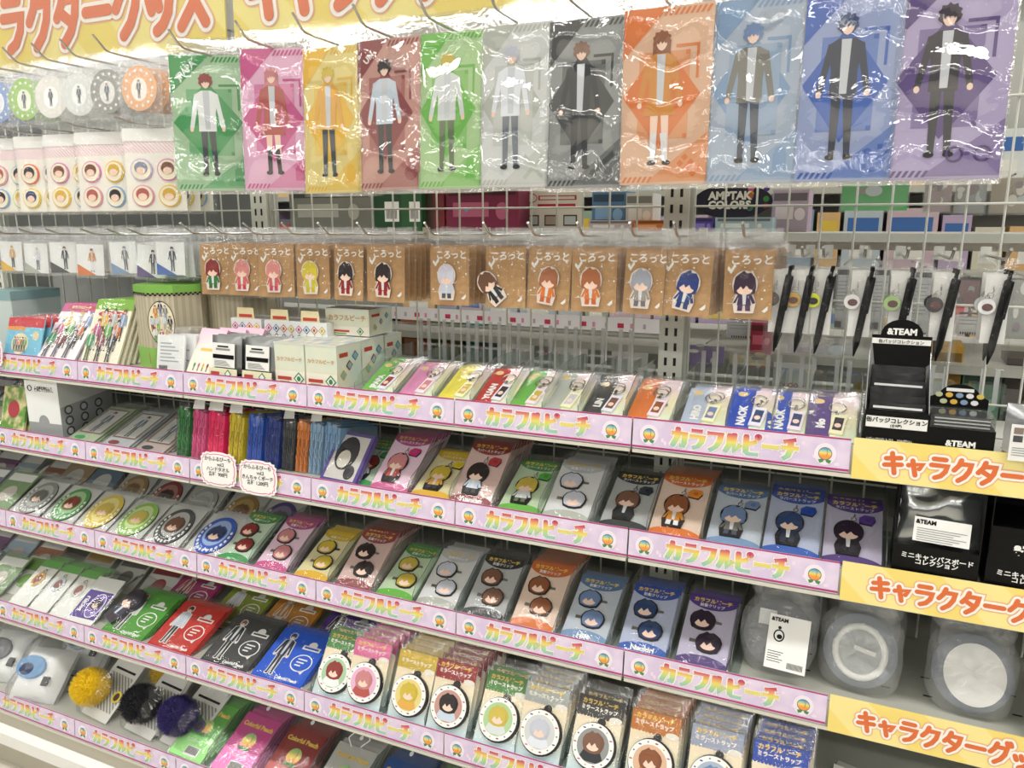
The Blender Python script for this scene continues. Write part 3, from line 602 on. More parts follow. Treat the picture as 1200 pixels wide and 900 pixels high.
S3 = [(-.821, 0, 63, 2), (-.723, 1, 60, 4), (-.625, 2, 66, 3), (-.528, 3, 56, 9), (-.437, 4, 68, 3), (-.351, 5, 63, 4), (-.257, 6, 60, 4), (-.166, 7, 56, 8), (-.074, 8, 64, 3), (.024, 9, 60, 4), (.116, 10, 61, 3)]
for x, i, ln, n in S3: rubber_card(3, x, i, ln, n, 'clip', {8: 'Hiro', 9: 'Naokiri'}.get(i))
# ------------------------------------------------------------------ clear dividers between the stacks
dv = MB().xprism([(0, 0), (0, .016), (.012, .03), (.04, .04), (.07, .056), (.1, .062), (.2, .062), (.2, 0)], -.0007, .0007, PLATE, PEDGE).mesh('plate')
df_ = MB().box(-.012, .012, .002, .16, .0, .0012, PLATE).mesh('foot')
DV = {1: (-.505, -.425, -.348, -.277, -.211, -.15, -.09, -.018, .058, .133, .195, .24, .308), 2: (-.4, -.318, -.236, -.154, -.058, .025, .109, .192, .272, .356), 3: (-.772, -.674, -.58, -.478, -.394, -.304, -.212, -.12, -.025, .07, .162), 4: (-.593, -.432, -.345, -.258, -.171, -.09, .006, .102, .195), 5: (-.832, -.717, -.6, -.482, -.37)}
for k, L in DV.items():
    for j, x in enumerate(L):
        t = thing('shelf_divider', 'thin clear plastic divider on the %s, %s of its row from the far end' % (TN[k], ORD[j]), 'divider', (x, RL[k][0] + .014, RL[k][1] - BT + .0005), group='clear dividers on the %s' % TN[k])
        put('plate', dv, t); put('foot', df_, t)
# ------------------------------------------------------------------ top shelf: key holder bags
kc = {}
KN = {0: 'JPAPA', 3: 'YUAN', 9: 'NAOK', 10: 'Mo', 6: 'LIN', 8: 'HIRO'}
for j, (x, i) in enumerate(((-.464, 0), (-.386, 1), (-.311, 2), (-.242, 3), (-.181, 4), (-.121, 5), (-.054, 6), (.018, 7), (.099, 8), (.165, 9), (.218, 9), (.272, 10))):
    f_ = FAM[i]; deep = sprint({3: '#b8342c', 9: '#2c50b8', 8: '#b4c0d4', 0: '#6db84a', 1: '#d98ab4', 2: '#e8dc4a'}.get(i, f_[2])); wd = .064
    cm = MB().box(-wd / 2, wd / 2, -.0008, .0008, 0, .1, CREAMG).box(-wd / 2, -wd * .02, -.001, -.0008, 0, .1, deep).ell(-wd * .3, .088, .0075, .006, -.0012, mat('#e8c98a', .4), 12)
    for q in range(7): cm.ell(rnd.uniform(.05, .45) * wd, rnd.uniform(.01, .09), .004, .004, -.0011, mat('#f8f2dc', .4), 10)
    cm = cm.mesh('card'); bg_ = MB().pillow(-wd / 2 - .004, wd / 2 + .004, -.003, .112, .007, BAG, 6, 8, .0014, seed=j).mesh('bag')
    for q in range(4):
        loc, rot = front(1, x + q * .001, 66 + rnd.uniform(-2, 2), q * .011, rnd.uniform(-2, 2))
        t = thing('key_holder_bag', ('%s key holder in a clear bag, %s from the cream cartons' % (f_[0], ORD[j])) if q == 0 else '%s key holder bag stacked behind the %s front one' % (f_[0], ORD[j]), 'key holder', loc, rot, 'front key holder bags' if q == 0 else 'key holder bags behind the %s one' % ORD[j])
        put('card', cm, t); put('bag', bg_, t)
        if q < 2:
            MB().ring((.006, -.004, .072), .0115, .0011, CHROME, 18).build('key_ring', t)
            a = MB().box(-.009, .009, -.0045, -.0012, .012, .055, sprint(('#e8e6f2', '#f2e2ec', '#f3efc8')[j % 3])).box(-.006, .006, -.005, -.0045, .02, .048, sprint(f_[4])).ell(.0, .03, .0045, .005, -.0052, SKIN, 12); a.build('tag', t, (.005, 0, 0), (0, R(6), 0))
            MB().tube([(.006, -.004, .056), (.006, -.004, .062)], .0025, CHROME, 8).build('swivel', t)
        if q == 0 and i in KN: put('lettering', text(KN[i], .0155, WHITE, .06), t, (-.009, -.0014, .036), (0, R(-90), 0))
# ------------------------------------------------------------------ top shelf: boxes, packs, tin
B1 = RL[1][1] - BT
def diamonds(mb, x0, z0, nx, nz, s, y, cols):
    for a in range(nx):
        for b in range(nz):
            cx, cz = x0 + a * s * 2.1, z0 + b * s * 2.1; c = cols[(a * 3 + b) % len(cols)]
            star(mb, cx, cz, s, y, sprint(c)); star(mb, cx, cz, s * .74, y - .0002, WHITE); mb.ell(cx, cz, s * .36, s * .4, y - .0004, sprint(c), 8)
DC = ['#3a8a4c', '#c9568f', '#d2b230', '#8a2f30', '#54749c', '#27489c', '#4c3084', '#c2622a']
CREAM = speckle('cream_carton', '#ebe6cc', '#d6e4d6', 14, .4, .3, .7)
def cream_box(x, y, z, w_, d, h, lab, face=True):
    t = thing('carton', lab, 'box', (x, y, z), (0, 0, R(rnd.uniform(-1.5, 1.5))), 'cream cartons on the top shelf')
    MB().box(-w_ / 2, w_ / 2, 0, d, 0, h, CREAM).build('box', t)
    lid = MB().box(-w_ / 2 - .0005, w_ / 2 + .0005, -.0006, d + .0006, h - .002, h + .001, mat('#d9dcd2', .4)); 
    for q in range(8): lid.add([(-w_ * .4 + (q % 4) * w_ * .24 + a, .01 + (q // 4) * d * .45 + b, h + .0013) for a, b in ((0, 0), (w_ * .16, 0), (w_ * .16, d * .3), (0, d * .3))], [[0, 1, 2, 3]], sprint(('#f3f2ea', '#b8c8dc', '#e6e2c8')[q % 3]))
    lid.build('lid', t)
    p = MB().rect(-w_ * .5, w_ * .5, 0, h * .34, -.0006, mat('#f4efdf', .4)); diamonds(p, w_ * .3, h * .17, 1, 1, h * .16, -.001, ['#3a8a4c']); p.rect(-w_ * .42, w_ * .05, h * .12, h * .2, -.001, mat('#c2483c', .4)); p.rect(-w_ * .36, -w_ * .02, h * .04, h * .09, -.001, mat('#6aa84f', .4)); p.build('print', t)
    put('lettering', text('カラフルピーチ', w_ * .125, mat('#cfa06a', .4), .02), t, (0, -.001, h * .58))
    sd = MB()
    for q in range(3):
        cy, cz = d * (.25 + q * .25), h * (.3 + .2 * q); r_ = h * .13
        sd.add([(w_ / 2 + .0006, cy - r_, cz), (w_ / 2 + .0006, cy, cz - r_), (w_ / 2 + .0006, cy + r_, cz), (w_ / 2 + .0006, cy, cz + r_)], [[0, 1, 2, 3]], sprint(DC[q + 2])); sd.add([(w_ / 2 + .001, cy - r_ * .7, cz), (w_ / 2 + .001, cy, cz - r_ * .7), (w_ / 2 + .001, cy + r_ * .7, cz), (w_ / 2 + .001, cy, cz + r_ * .7)], [[0, 1, 2, 3]], mat('#8fb7b4', .4))
    sd.add([(w_ / 2 + .0006, d * .1, h * .72), (w_ / 2 + .0006, d * .45, h * .72), (w_ / 2 + .0006, d * .45, h * .82), (w_ / 2 + .0006, d * .1, h * .82)], [[0, 1, 2, 3]], mat('#b8442e', .4)); sd.build('side_print', t)
cream_box(-.651, -.236, B1, .068, .072, .078, 'cream carton with a diamond mark at the front, beside the foil packs')
cream_box(-.58, -.236, B1, .07, .072, .078, 'cream carton at the front, beside the first key holder bag')
cream_box(-.651, -.158, B1, .068, .072, .078, 'cream carton in the middle row behind the front carton by the foil packs')
cream_box(-.58, -.158, B1, .07, .072, .078, 'cream carton in the middle row with its side facing the key holders')
cream_box(-.58, -.08, B1, .07, .06, .076, 'cream carton at the very back of the top shelf')
cream_box(-.6, -.125, B1 + .081, .1, .08, .05, 'olive cream carton lying on top of the other cartons')
for j, x in enumerate((-.828, -.742, -.668)):
    t = thing('carton', 'white header carton with coloured diamonds, %s behind the foil packs' % ORD[j], 'box', (x, -.15, B1), (0, 0, R(2)), 'white diamond cartons')
    MB().box(-.038, .038, 0, .06, 0, .105, mat('#e9ecea', .4)).build('box', t)
    p = MB(); diamonds(p, -.027, .072, 4, 2, .0085, -.0006, DC); p.build('print', t)
    MB().prism([(-.022, .105), (.022, .105), (.02, .127), (-.02, .127)], .0, .001, mat('#e8dcb0', .4)).box(-.016, .016, -.0006, 0, .108, .114, mat('#c2483c', .4)).build('header', t)
for j, x in enumerate((-.805, -.722)):
    for q in range(4):
        t = thing('foil_pack', 'silver foil pack with a white text panel, %s from the pouches' % ORD[j] if q == 0 else 'silver foil pack standing behind the %s front pack' % ORD[j], 'pack', (x + q * .001, -.236 + q * .014, B1), (R(-6), 0, R(-2)), 'front foil packs' if q == 0 else 'foil packs behind the %s front one' % ORD[j])
        MB().pillow(-.038, .038, .012, .082, .006, mat('#9a9c9c', .3, .7), 6, 6, .0012, seed=j + q).build('pack', t)
        if q: continue
        p = MB().rect(-.03, .028, .022, .068, -.0082, WHITE).rect(-.028, .026, .038, .046, -.0086, BLACK)
        for r in range(5): p.rect(-.024, .018 - r * .003, .0245 + r * .0022, .0255 + r * .0022, -.0086, GREYT)
        p.rect(-.02, .016, .054, .058, -.0086, GREYT); p.rect(-.016, .012, .06, .063, -.0086, BLACK); p.build('text_panel', t)
        f = MB().box(-.036, .036, -.011, -.0095, -.001, .02, mat('#e6e4c4', .4)).rect(-.03, -.008, .006, .013, -.0115, mat('#c2483c', .4)); star(f, .014, .01, .009, -.0115, LEAF); star(f, .014, .01, .006, -.0118, WHITE); f.build('tray_front', t)
# pink cream pouches
for q in range(3):
    loc, rot = front(1, -.868 + q * .028, 30, q * .02, -4)
    t = thing('flat_pouch', ('pale pink and cream flat pouch leaning beside the white sticker packs', 'second pale pink flat pouch standing behind the front one', 'third pale pink flat pouch at the back of its row')[q], 'pouch', loc, rot, 'pale pink pouches')
    MB().box(-.036, .036, -.004, .004, 0, .098, grad('pouch_fade%d' % q, [(0, '#f4ecd0'), (.5, '#f5efe6'), (1, '#efc4dc')], 0, .1)).build('pouch', t)
    MB().box(.0365, .037, -.0038, .0038, .0, .097, mat('#d9a9c4', .4)).build('side', t)
    p = MB()
    for r in range(4): p.ell(-.02 + r * .012, .02, .003, .005, -.0043, sprint(DC[r]), 8); p.rect(-.022 + r * .012, -.018 + r * .012, .008, .016, -.0043, GREYT)
    p.rect(-.018, .016, .05, .056, -.0043, GOLD); p.build('print', t)
for q in range(3):
    loc, rot = front(1, -.945 + q * .012, 10, q * .016, 4)
    t = thing('sticker_pack', ('white sticker pack with grey text in front of the tin', 'second white sticker pack in front of the tin', 'third white sticker pack, rearmost in front of the tin')[q], 'pack', loc, rot, 'white sticker packs')
    MB().box(-.034, .034, -.002, .002, 0, .075, mat('#eceeee', .4)).build('card', t)
    p = MB()
    for r in range(6): p.rect(-.026, .02 - (r % 3) * .009, .022 + r * .007, .0245 + r * .007, -.0024, mat('#a9b0b4', .5))
    for r in range(12): p.rect(-.028 + r * .0018, -.027 + r * .0018, .006, .014, -.0024, BLACK)
    p.build('print', t); MB().pillow(-.038, .038, -.002, .09, .004, BAG, 5, 6, .001, seed=q).build('bag', t)
# the octagonal tin
OCT = lambda r: [(r * math.cos(R(22.5 + 45 * i)) * 1.05, r * math.sin(R(22.5 + 45 * i))) for i in range(8)]
WOODS = stripes('striped_paper', '#b3aa90', '#c2baa2', 30, .5, 0)
t = thing('octagonal_box', 'tall octagonal striped paper box with a green lid and round picture', 'box', (-1.015, -.155, B1), (0, 0, R(24)))
MB().zprism(OCT(0.0700), .0, .155, WOODS).build('body', t)
MB().zprism(OCT(0.0715), .155, .17, mat('#7fb650', .4)).build('lid', t)
ck = MB()
for i in range(8):
    a, b = OCT(0.0718)[i], OCT(0.0718)[(i + 1) % 8]
    for q in range(12):
        for r in range(2):
            if (q + r) % 2: continue
            u0, u1 = q / 12, (q + 1) / 12; z = .1495 + r * .003
            ck.add([(a[0] + (b[0] - a[0]) * u, a[1] + (b[1] - a[1]) * u, zz) for u, zz in ((u0, z), (u1, z), (u1, z + .003), (u0, z + .003))], [[0, 1, 2, 3]], BLACK)
ck.build('checked_band', t)['kind'] = 'stuff'
a = MB().zprism(OCT(0.0713), 0, .044, mat('#8fc060', .4)); a.build('foot_band', t)
p = MB().ell(0, .095, .0275, .045, -.0652, mat('#3a3226', .4), 24).ell(0, .095, .026, .043, -.0654, mat('#efe6c8', .4), 24)
for j, (px_, pz_) in enumerate(((-.016, .064), (.0, .06), (.016, .064), (-.022, .086), (-.008, .088), (.008, .088), (.022, .086), (-.012, .108), (.012, .108), (0, .116))):
    figure(p, px_ * .82, pz_ - .008, .032, sprint(FAM[j][4]), sprint(FAM[j][5]), sprint(FAM[j][2]), -.0656 - (10 - j) * .00025)
p.build('round_picture', t)
MB().rect(-.03, .0, .012, .034, -.0655, mat('#c23448', .4)).build('red_badge', t)
t = thing('octagonal_box', 'second octagonal striped paper box, plain side, behind the pouches', 'box', (-.905, -.075, B1), (0, 0, R(20)))
MB().zprism(OCT(.066), .0, .145, WOODS).build('body', t); MB().zprism(OCT(.0675), .145, .155, mat('#a89a78', .5)).build('lid', t)
# picture packs and blue booklets
def pack_print(seed, w_, h_, y):
    rr = random.Random(seed); p = MB()
    for j in range(9):
        figure(p, (-.36 + .09 * j + rr.uniform(-.02, .02)) * w_, h_ * (.05 + .16 * (j % 3)), h_ * .5, sprint(FAM[rr.randrange(11)][4]), sprint(FAM[j][2]), sprint(FAM[rr.randrange(11)][6]), y - (j % 3 == 0) * .0012 - j * .00005)
    return p
for j, (x, n, ln, hcol, wd) in enumerate(((-1.285, 3, 38, '#c04a86', .115), (-1.15, 8, 26, '#7fb23e', .105))):
    a = MB().box(-wd / 2, wd / 2, -.002, .002, 0, .145, mat(('#f0e6ea', '#efe9d2')[j], .4)).box(-wd / 2, wd / 2, -.0023, -.002, .122, .145, mat(hcol, .4)).mesh('pack')
    p = pack_print(j, wd, .145, -.0028); p.ell(0, .112 if j else .134, wd * .38, .008, -.0027, mat('#c2343c', .4), 16); p = p.mesh('print')
    for q in range(n):
        loc, rot = front(1, x + q * .002, ln, q * .0125, 2)
        t = thing('picture_pack', ('group picture pack with a %s header, front of its stack by the %s' % (('magenta', 'blue booklets'), ('green', 'octagonal box'))[j]) if q == 0 else 'picture pack with a %s header behind the front one' % ('magenta', 'green')[j], 'pack', loc, rot, 'front picture packs' if q == 0 else '%s header picture packs in one stack' % ('magenta', 'green')[j])
        put('pack', a, t)
        if q == 0:
            put('print', p, t); put('lettering', text('カラフルピーチ', .0085, WHITE, .04), t, (0, -.0035, .109 if j else .131))
            MB().pillow(-wd / 2 - .001, wd / 2 + .001, 0, .147, .006, BAG, 6, 8, .001, seed=j).build('film', t)
a = MB().box(-.055, .055, -.0015, .0015, 0, .088, mat('#7fc4de', .4)).box(-.055, .055, -.0018, -.0015, .068, .088, mat('#c9404a', .4)).box(-.055, .0, -.0019, -.0018, .06, .068, mat('#e89a4a', .4)).mesh('cover')
p = MB().ell(-.01, .03, .026, .024, -.002, mat('#e9e2c4', .4), 18).ell(.035, .05, .011, .01, -.002, mat('#d8d0b0', .4), 14)
for j in range(5): figure(p, -.026 + j * .008, .012, .034, sprint(FAM[j][4]), sprint(FAM[j][2]), sprint(FAM[j][6]), -.0024 - j * .0001)
p = p.mesh('print')
for q in range(7):
    loc, rot = front(1, -1.395 + q * .002, 18, q * .0145, 3)
    t = thing('booklet', 'pale blue booklet with a red band, frontmost beside the picture packs' if q == 0 else 'pale blue booklet standing behind the frontmost blue one', 'booklet', loc, rot, None if q == 0 else 'blue booklets in one stack')
    put('cover', a, t)
    if q == 0: put('print', p, t)
    MB().pillow(-.058, .058, -.001, .094, .004, BAG, 5, 5, .001, seed=q).build('bag', t)
t = thing('flower_carton', 'white carton standing at the end of the top shelf behind the booklets', 'box', (-1.52, -.2, B1)); MB().box(-.05, .05, 0, .12, 0, .14, mat('#c9d6d4', .4)).build('box', t); MB().box(-.051, .051, -.001, .121, .12, .141, mat('#8fb0b4', .4)).build('lid', t)
# ------------------------------------------------------------------ black boxes of badges and mini boards
def lines(p, x, z, n, w_, y, mt, dz=.003, hh=.0009):
    for r in range(n): p.rect(x, x + w_ * (1 - .13 * (r % 3)), z - r * dz, z - r * dz + hh, y, mt)
t = thing('display_box', 'black badge display box with a tall rounded header card', 'box', (.35, -.25, B1))
MB().box(-.038, .038, 0, .085, 0, .05, BLACK).build('box', t)
MB().rect(-.036, .036, .029, .044, -.0005, WHITE).build('white_band', t)
put('lettering', text('缶バッジコレクション', .0072, BLACK, .03), t, (0, -.001, .0365)); put('lettering', text('(全9種)', .0045, BLACK, .02), t, (0, -.001, .031))
put('lettering', text('1パック[1個入り]‥‥528(税込)\n1BOX[9パック入り]‥4,752(税込)', .0042, WHITE, .02, 'LEFT'), t, (-.034, -.001, .0115))
h = [(-.03, .098), (.03, .098), (.037, .105), (.037, .142), (.026, .142)] + [(.026 * math.cos(R(a)), .142 + .022 * math.sin(R(a))) for a in range(0, 181, 15)] + [(-.026, .142), (-.037, .142)]
hd = MB().prism(h, .072, .0735, BLACK).build('header', t); MB().rect(-.036, .036, .13, .1375, .0715, WHITE).build('header_band', hd)
put('lettering', text('&TEAM', .0115, WHITE, .05), hd, (0, .0712, .1435)); put('lettering', text('缶バッジコレクション', .0056, BLACK, .02), hd, (0, .071, .1315))
MB().box(-.037, .037, .074, .0755, .04, .135, mat('#a4a7a9', .3, .6)).build('silver_back', t)
for s_ in (-1, 1): MB().xprism([(.0, .04), (.075, .04), (.075, .12), (.06, .1)], s_ * .0375 - .0004, s_ * .0375 + .0004, mat('#a4a7a9', .3, .6)).build('silver_side', t)
for q in range(6):
    b = thing('badge_pack', 'black foil badge pack in the tall header box, %s from the front' % ORD[q], 'pack', (.35, -.242 + q * .0105, B1 + .003), (R(-6), 0, 0), 'badge packs in the tall header box')
    MB().pillow(-.033, .033, 0, .058 + .008 * q, .003, mat('#141416', .22, .4), 6, 6, .0014, seed=q).build('pack', b)
    if q in (0, 3): MB().rect(-.029, .029, .05 + .008 * q, .053 + .008 * q, -.0058, mat('#e4e4e4', .4)).build('silver_line', b)
t = thing('display_box', 'low black badge display box with a scalloped picture header', 'box', (.425, -.25, B1))
MB().box(-.037, .037, 0, .08, 0, .036, BLACK).build('box', t); put('lettering', text('&TEAM', .0105, WHITE, .05), t, (0, -.001, .0135))
h = [(-.034, .05), (.034, .05), (.034, .064)] + [(.024 * math.cos(R(a)), .066 + .017 * math.sin(R(a))) for a in range(10, 171, 16)] + [(-.034, .064)]
MB().prism(h, .06, .0612, BLACK).build('header', t)
p = MB().rect(-.016, .016, .073, .0775, .0595, WHITE)
for q in range(9): p.ell(-.024 + (q % 5) * .012 + (.006 if q > 4 else 0), .068 - (q // 5) * .009, .0045, .0035, .0594, sprint(('#c9cfa0', '#e4b84a', '#8aa0c0', '#e8e8e8', '#d9c25a')[q % 5]), 10)
p.build('header_picture', t); MB().box(-.036, .036, .002, .06, .036, .052, PLATE).build('clear_window', t)
for q in range(3):
    b = thing('badge_pack', 'black foil badge pack in the low picture header box, %s from the bottom' % ORD[q], 'pack', (.425, -.246, B1 + .0365 + q * .0045), (0, 0, 0), 'badge packs in the low box'); MB().box(-.031, .031, .004, .055, 0, .0035, mat('#3a3a3e', .3, .4)).build('pack', b); MB().box(-.031, .031, .003, .004, .0008, .0024, mat('#c9c9c9', .3)).build('edge', b)
t = thing('badge_bag', 'silver bag with a white picture label past the low black box', 'bag', (.505, -.25, B1)); MB().pillow(-.035, .035, 0, .075, .01, mat('#b4b7ba', .25, .8), 7, 8, .0025, seed=3).build('bag', t)
p = MB().rect(-.03, .03, .006, .052, -.014, WHITE)
for q in range(8): p.rect(-.027 + (q % 4) * .0135, -.017 + (q % 4) * .0135, .03 + (q // 4) * .01, .038 + (q // 4) * .01, -.0144, sprint(('#4a4a4e', '#8a7a72', '#6a7480')[q % 3]))
lines(p, -.027, .022, 4, .05, -.0144, GREYT); p.build('label', t)
B2 = RL[2][1] - BT
for j, x in enumerate((.412, .52)):
    t = thing('display_box', ('black mini board box with a silver bag in it, beside the purple strap card', 'black mini board box past the one holding the silver bag')[j], 'box', (x, -.252, B2), (0, 0, R(-2)))
    a = MB().box(-.05, .05, 0, .1, 0, .048 if j == 0 else .09, BLACK); a.build('box', t)
    MB().box(-.05, -.0485, .0, .1, .048, .13, BLACK).box(.0485, .05, .0, .1, .048, .13, BLACK).box(-.05, .05, .098, .1, .048, .14, BLACK).build('back_card', t)
    if j == 0:
        put('lettering', text('ミニキャンバスボード\nコレクション', .0085, WHITE, .03), t, (.002, -.001, .031)); MB().rect(-.036, -.02, .005, .0105, -.0008, WHITE).build('price_tab', t)
        put('lettering', text('全9種', .0045, BLACK, .03), t, (-.028, -.0012, .006)); put('lettering', text('1パック[1個入り]880円(税込)', .004, WHITE, .02, 'LEFT'), t, (-.017, -.001, .0065))
    else:
        put('lettering', text('&TEAM', .0175, WHITE, .06), t, (.004, -.001, .056)); put('lettering', text('ミニキャンバスボード\nコレクション', .0085, WHITE, .03), t, (.004, -.001, .026)); MB().rect(-.036, -.02, .004, .0095, -.0008, WHITE).build('price_tab', t)
b = thing('foil_bag', 'crumpled silver foil bag standing in the black mini board box', 'bag', (.415, -.238, B2 + .047), (R(-14), R(2), 0)); MB().pillow(-.05, .047, 0, .09, .008, mat('#a9acad', .2, .9), 9, 9, .005, seed=8).build('bag', b)
p = MB().rect(-.032, .034, .004, .036, -.0135, WHITE); lines(p, -.028, .021, 6, .058, -.014, GREYT); p.build('label', b)
put('lettering', text('&TEAM', .0075, BLACK, .05, 'LEFT'), b, (-.03, -.014, .0275))
# ------------------------------------------------------------------ second shelf, far part
for q in range(5):
    loc, rot = front(2, -1.455 + q * .004, 14, q * .013)
    t = thing('flower_pack', 'green and red printed pack, frontmost at the end of the second shelf' if q == 0 else 'green printed pack behind the frontmost one at the end', 'pack', loc, rot, None if q == 0 else 'green packs at the end')
    a = MB().box(-.04, .04, -.003, .003, 0, .1, speckle('floral%d' % q, '#6fa04a', '#e3d7a4', 40, .4)); a.ell(0, .05, .02, .02, -.0034, mat('#b8404a', .4), 12); a.build('pack', t); MB().pillow(-.044, .044, 0, .11, .005, BAG, 5, 5, .001, seed=q).build('bag', t)
t = thing('dispenser_box', 'white and grey dispenser carton with a half round cut-out', 'box', (-1.345, -.24, B2), (0, 0, R(4)))
MB().box(-.05, .05, 0, .14, 0, .125, mat('#9da0a2', .4)).build('box', t)
p = MB().prism([(-.049, .03), (-.018, .03)] + [(-.002 + .016 * math.cos(R(a)), .03 + .018 * math.sin(R(a))) for a in range(180, -1, -15)] + [(.03, .03), (.049, .03), (.049, .126), (-.049, .126)], -.0008, 0, mat('#f0f2f2', .4)); p.build('front_flap', t)
put('lettering', text('この面を前にして\n陳列してください。', .0068, BLACK, .03, 'LEFT'), t, (-.02, -.0014, .108)); MB().ring((-.034, -.0015, .108), .006, .0009, BLACK, 14, m=4).build('mark', t)
sd = MB()
for q in range(9):
    cy, cz = .02 + (q % 3) * .04, .012 + (q // 3) * .024; pts = [(.0504, cy + .011 * math.cos(a * .52), cz + .011 * math.sin(a * .52)) for a in range(12)]; sd.add(pts, [list(range(12))], mat('#4a4c50', .4)); sd.add([(.0505, cy + .007 * math.cos(a * .52), cz + .007 * math.sin(a * .52)) for a in range(12)], [list(range(12))], mat('#b9b9bb', .4))
sd.build('side_print', t); MB().add([(.0506, .0, .068), (.0506, .14, .085), (.0506, .14, .126), (.0506, 0, .126)], [[0, 1, 2, 3]], mat('#c9cbca', .4)).build('side_flap', t)
for j, (x, c) in enumerate(((-1.235, '#a9b89a'), (-1.13, '#b4b8bc'), (-1.03, '#b9a9a4'))):
    for q in range(4):
        loc, rot = front(2, x + q * .003, 68, q * .012)
        t = thing('frame_card', 'flat bagged card with a brown framed picture, %s from the dispenser carton' % ORD[j] if q == 0 else 'flat bagged card under the %s framed picture card' % ORD[j], 'card', loc, rot, 'front framed picture cards' if q == 0 else 'cards below the %s framed one' % ORD[j])
        a = MB().box(-.04, .04, -.001, .001, 0, .13, mat(c, .4)); a.rect(-.034, .034, .03, .12, -.0014, mat('#8a6a60', .4)); a.rect(-.03, .03, .034, .116, -.0017, mat('#d2d4d0', .4)); a.build('card', t)
        if q == 0:
            p = MB(); figure(p, 0, .036, .076, sprint(FAM[j * 3][4]), sprint('#6a7480'), sprint('#50565c'), -.002); p.ell(-.012, .014, .016, .007, -.0014, sprint(FAM[j * 3][2]), 12); p.build('picture', t)
        MB().pillow(-.044, .044, -.003, .142, .006, BAG, 6, 8, .0016, seed=j + q * .4).build('bag', t)
TW = [(-.945, .034, '#2f7a3c', 'dark green'), (-.905, .038, '#d9548c', 'pink'), (-.862, .046, '#f0286c', 'bright pink'), (-.812, .04, '#d8c22c', 'yellow'), (-.766, .04, '#2a5cc0', 'blue'), (-.724, .038, '#1c3a8c', 'deep blue'), (-.686, .03, '#3a3c40', 'charcoal'), (-.655, .028, '#d98436', 'orange'), (-.625, .03, '#8fb0cc', 'pale blue'), (-.59, .036, '#7fa4c8', 'sky blue')]
for j, (x, wd, c, nm) in enumerate(TW):
    t = thing('bagged_towel', '%s folded hand towel standing in a clear bag' % nm, 'towel', (x, -.235 + .002 * j, B2), (R(-10), 0, R(-10)), 'folded hand towels')
    fab = mat(c, .9)
    for q in range(3):
        w3 = wd / 3.1; a = MB().box(-w3 / 2 + .0006, w3 / 2 - .0006, 0, .1, 0, .1 - .004 * q, fab)
        for r in range(6): a.tube([(w3 * .3 * math.sin(r), -.0005 - .001 * (r % 2), .016 * r), (w3 * .3 * math.cos(r * 2), -.0016, .016 * r + .014)], .0022, fab, 6)
        a.build('fold', t, (-wd / 2 + w3 * (q + .5), .002 * q, .002))
    MB().pillow(-wd / 2 - .002, wd / 2 + .002, 0, .112, .008, BAG, 5, 9, .003, seed=j * 1.3).build('bag', t)
    if j in (1, 2, 3, 6, 8): MB().prism([(-wd / 2, .1), (wd / 2, .104), (wd / 2, .124), (-wd / 2 + .004, .118)], -.004, -.0034, PAPER).build('paper_header', t)
loc, rot = front(2, -.548, 40, 0, -6)
t = thing('bagged_towel', 'purple edged towel with a dark monochrome print, leaning in its bag', 'towel', loc, rot)
MB().box(-.042, .042, -.006, .006, 0, .1, mat('#5a4a8c', .9)).build('towel', t)
p = MB().rect(-.035, .035, .006, .094, -.0065, mat('#c9c6c0', .8)).ell(-.004, .058, .026, .034, -.0068, mat('#232026', .8), 18).ell(-.006, .046, .015, .018, -.0072, mat('#d2cdc2', .8), 16).ell(.018, .022, .012, .014, -.007, mat('#3a363c', .8), 14); p.build('print', t)
MB().pillow(-.046, .046, -.002, .115, .011, BAG, 6, 8, .003, seed=5).build('bag', t)
# hand written price tags
SC = [(.043 * math.copysign(abs(math.cos(a)) ** .45, math.cos(a)) * (1 + .03 * math.cos(16 * a)), .0365 + .0335 * math.copysign(abs(math.sin(a)) ** .45, math.sin(a)) * (1 + .03 * math.cos(16 * a))) for a in [2 * math.pi * i / 96 for i in range(96)]]
for j, (x, tx, k, z) in enumerate(((-.8165, 'からふるぴーち\n      vol.2\nハンドタオル\n各種  900円', 2, .757), (-.7185, 'からふるぴーち\n      vol.2\nきんちゃくポーチ\n各種 1,200円', 2, .753), (-1.475, 'からふるぴーち\nブック', 1, .945))):
    t = thing('price_tag', ('hand written scalloped price tag below the pink towels', 'hand written scalloped price tag below the blue towels', 'hand written scalloped price tag below the blue booklets')[j], 'price tag', (x, RL[k][0] - .0085, z), (R(-4), 0, R(3)))
    MB().prism(SC, 0, .001, mat('#fbf6f8', .4)).build('card', t)
    MB().prism([(a * .91, .0365 + (b - .0365) * .89) for a, b in SC], -.0004, 0, mat('#e58ab0', .4)).build('pink_line', t)
    MB().prism([(a * .87, .0365 + (b - .0365) * .84) for a, b in SC], -.0007, -.0004, mat('#fbfaf6', .4)).build('writing_field', t)
    put('lettering', text(tx, .0096, mat('#3a3438', .6), .015, space=.92), t, (0, -.0012, .0535))
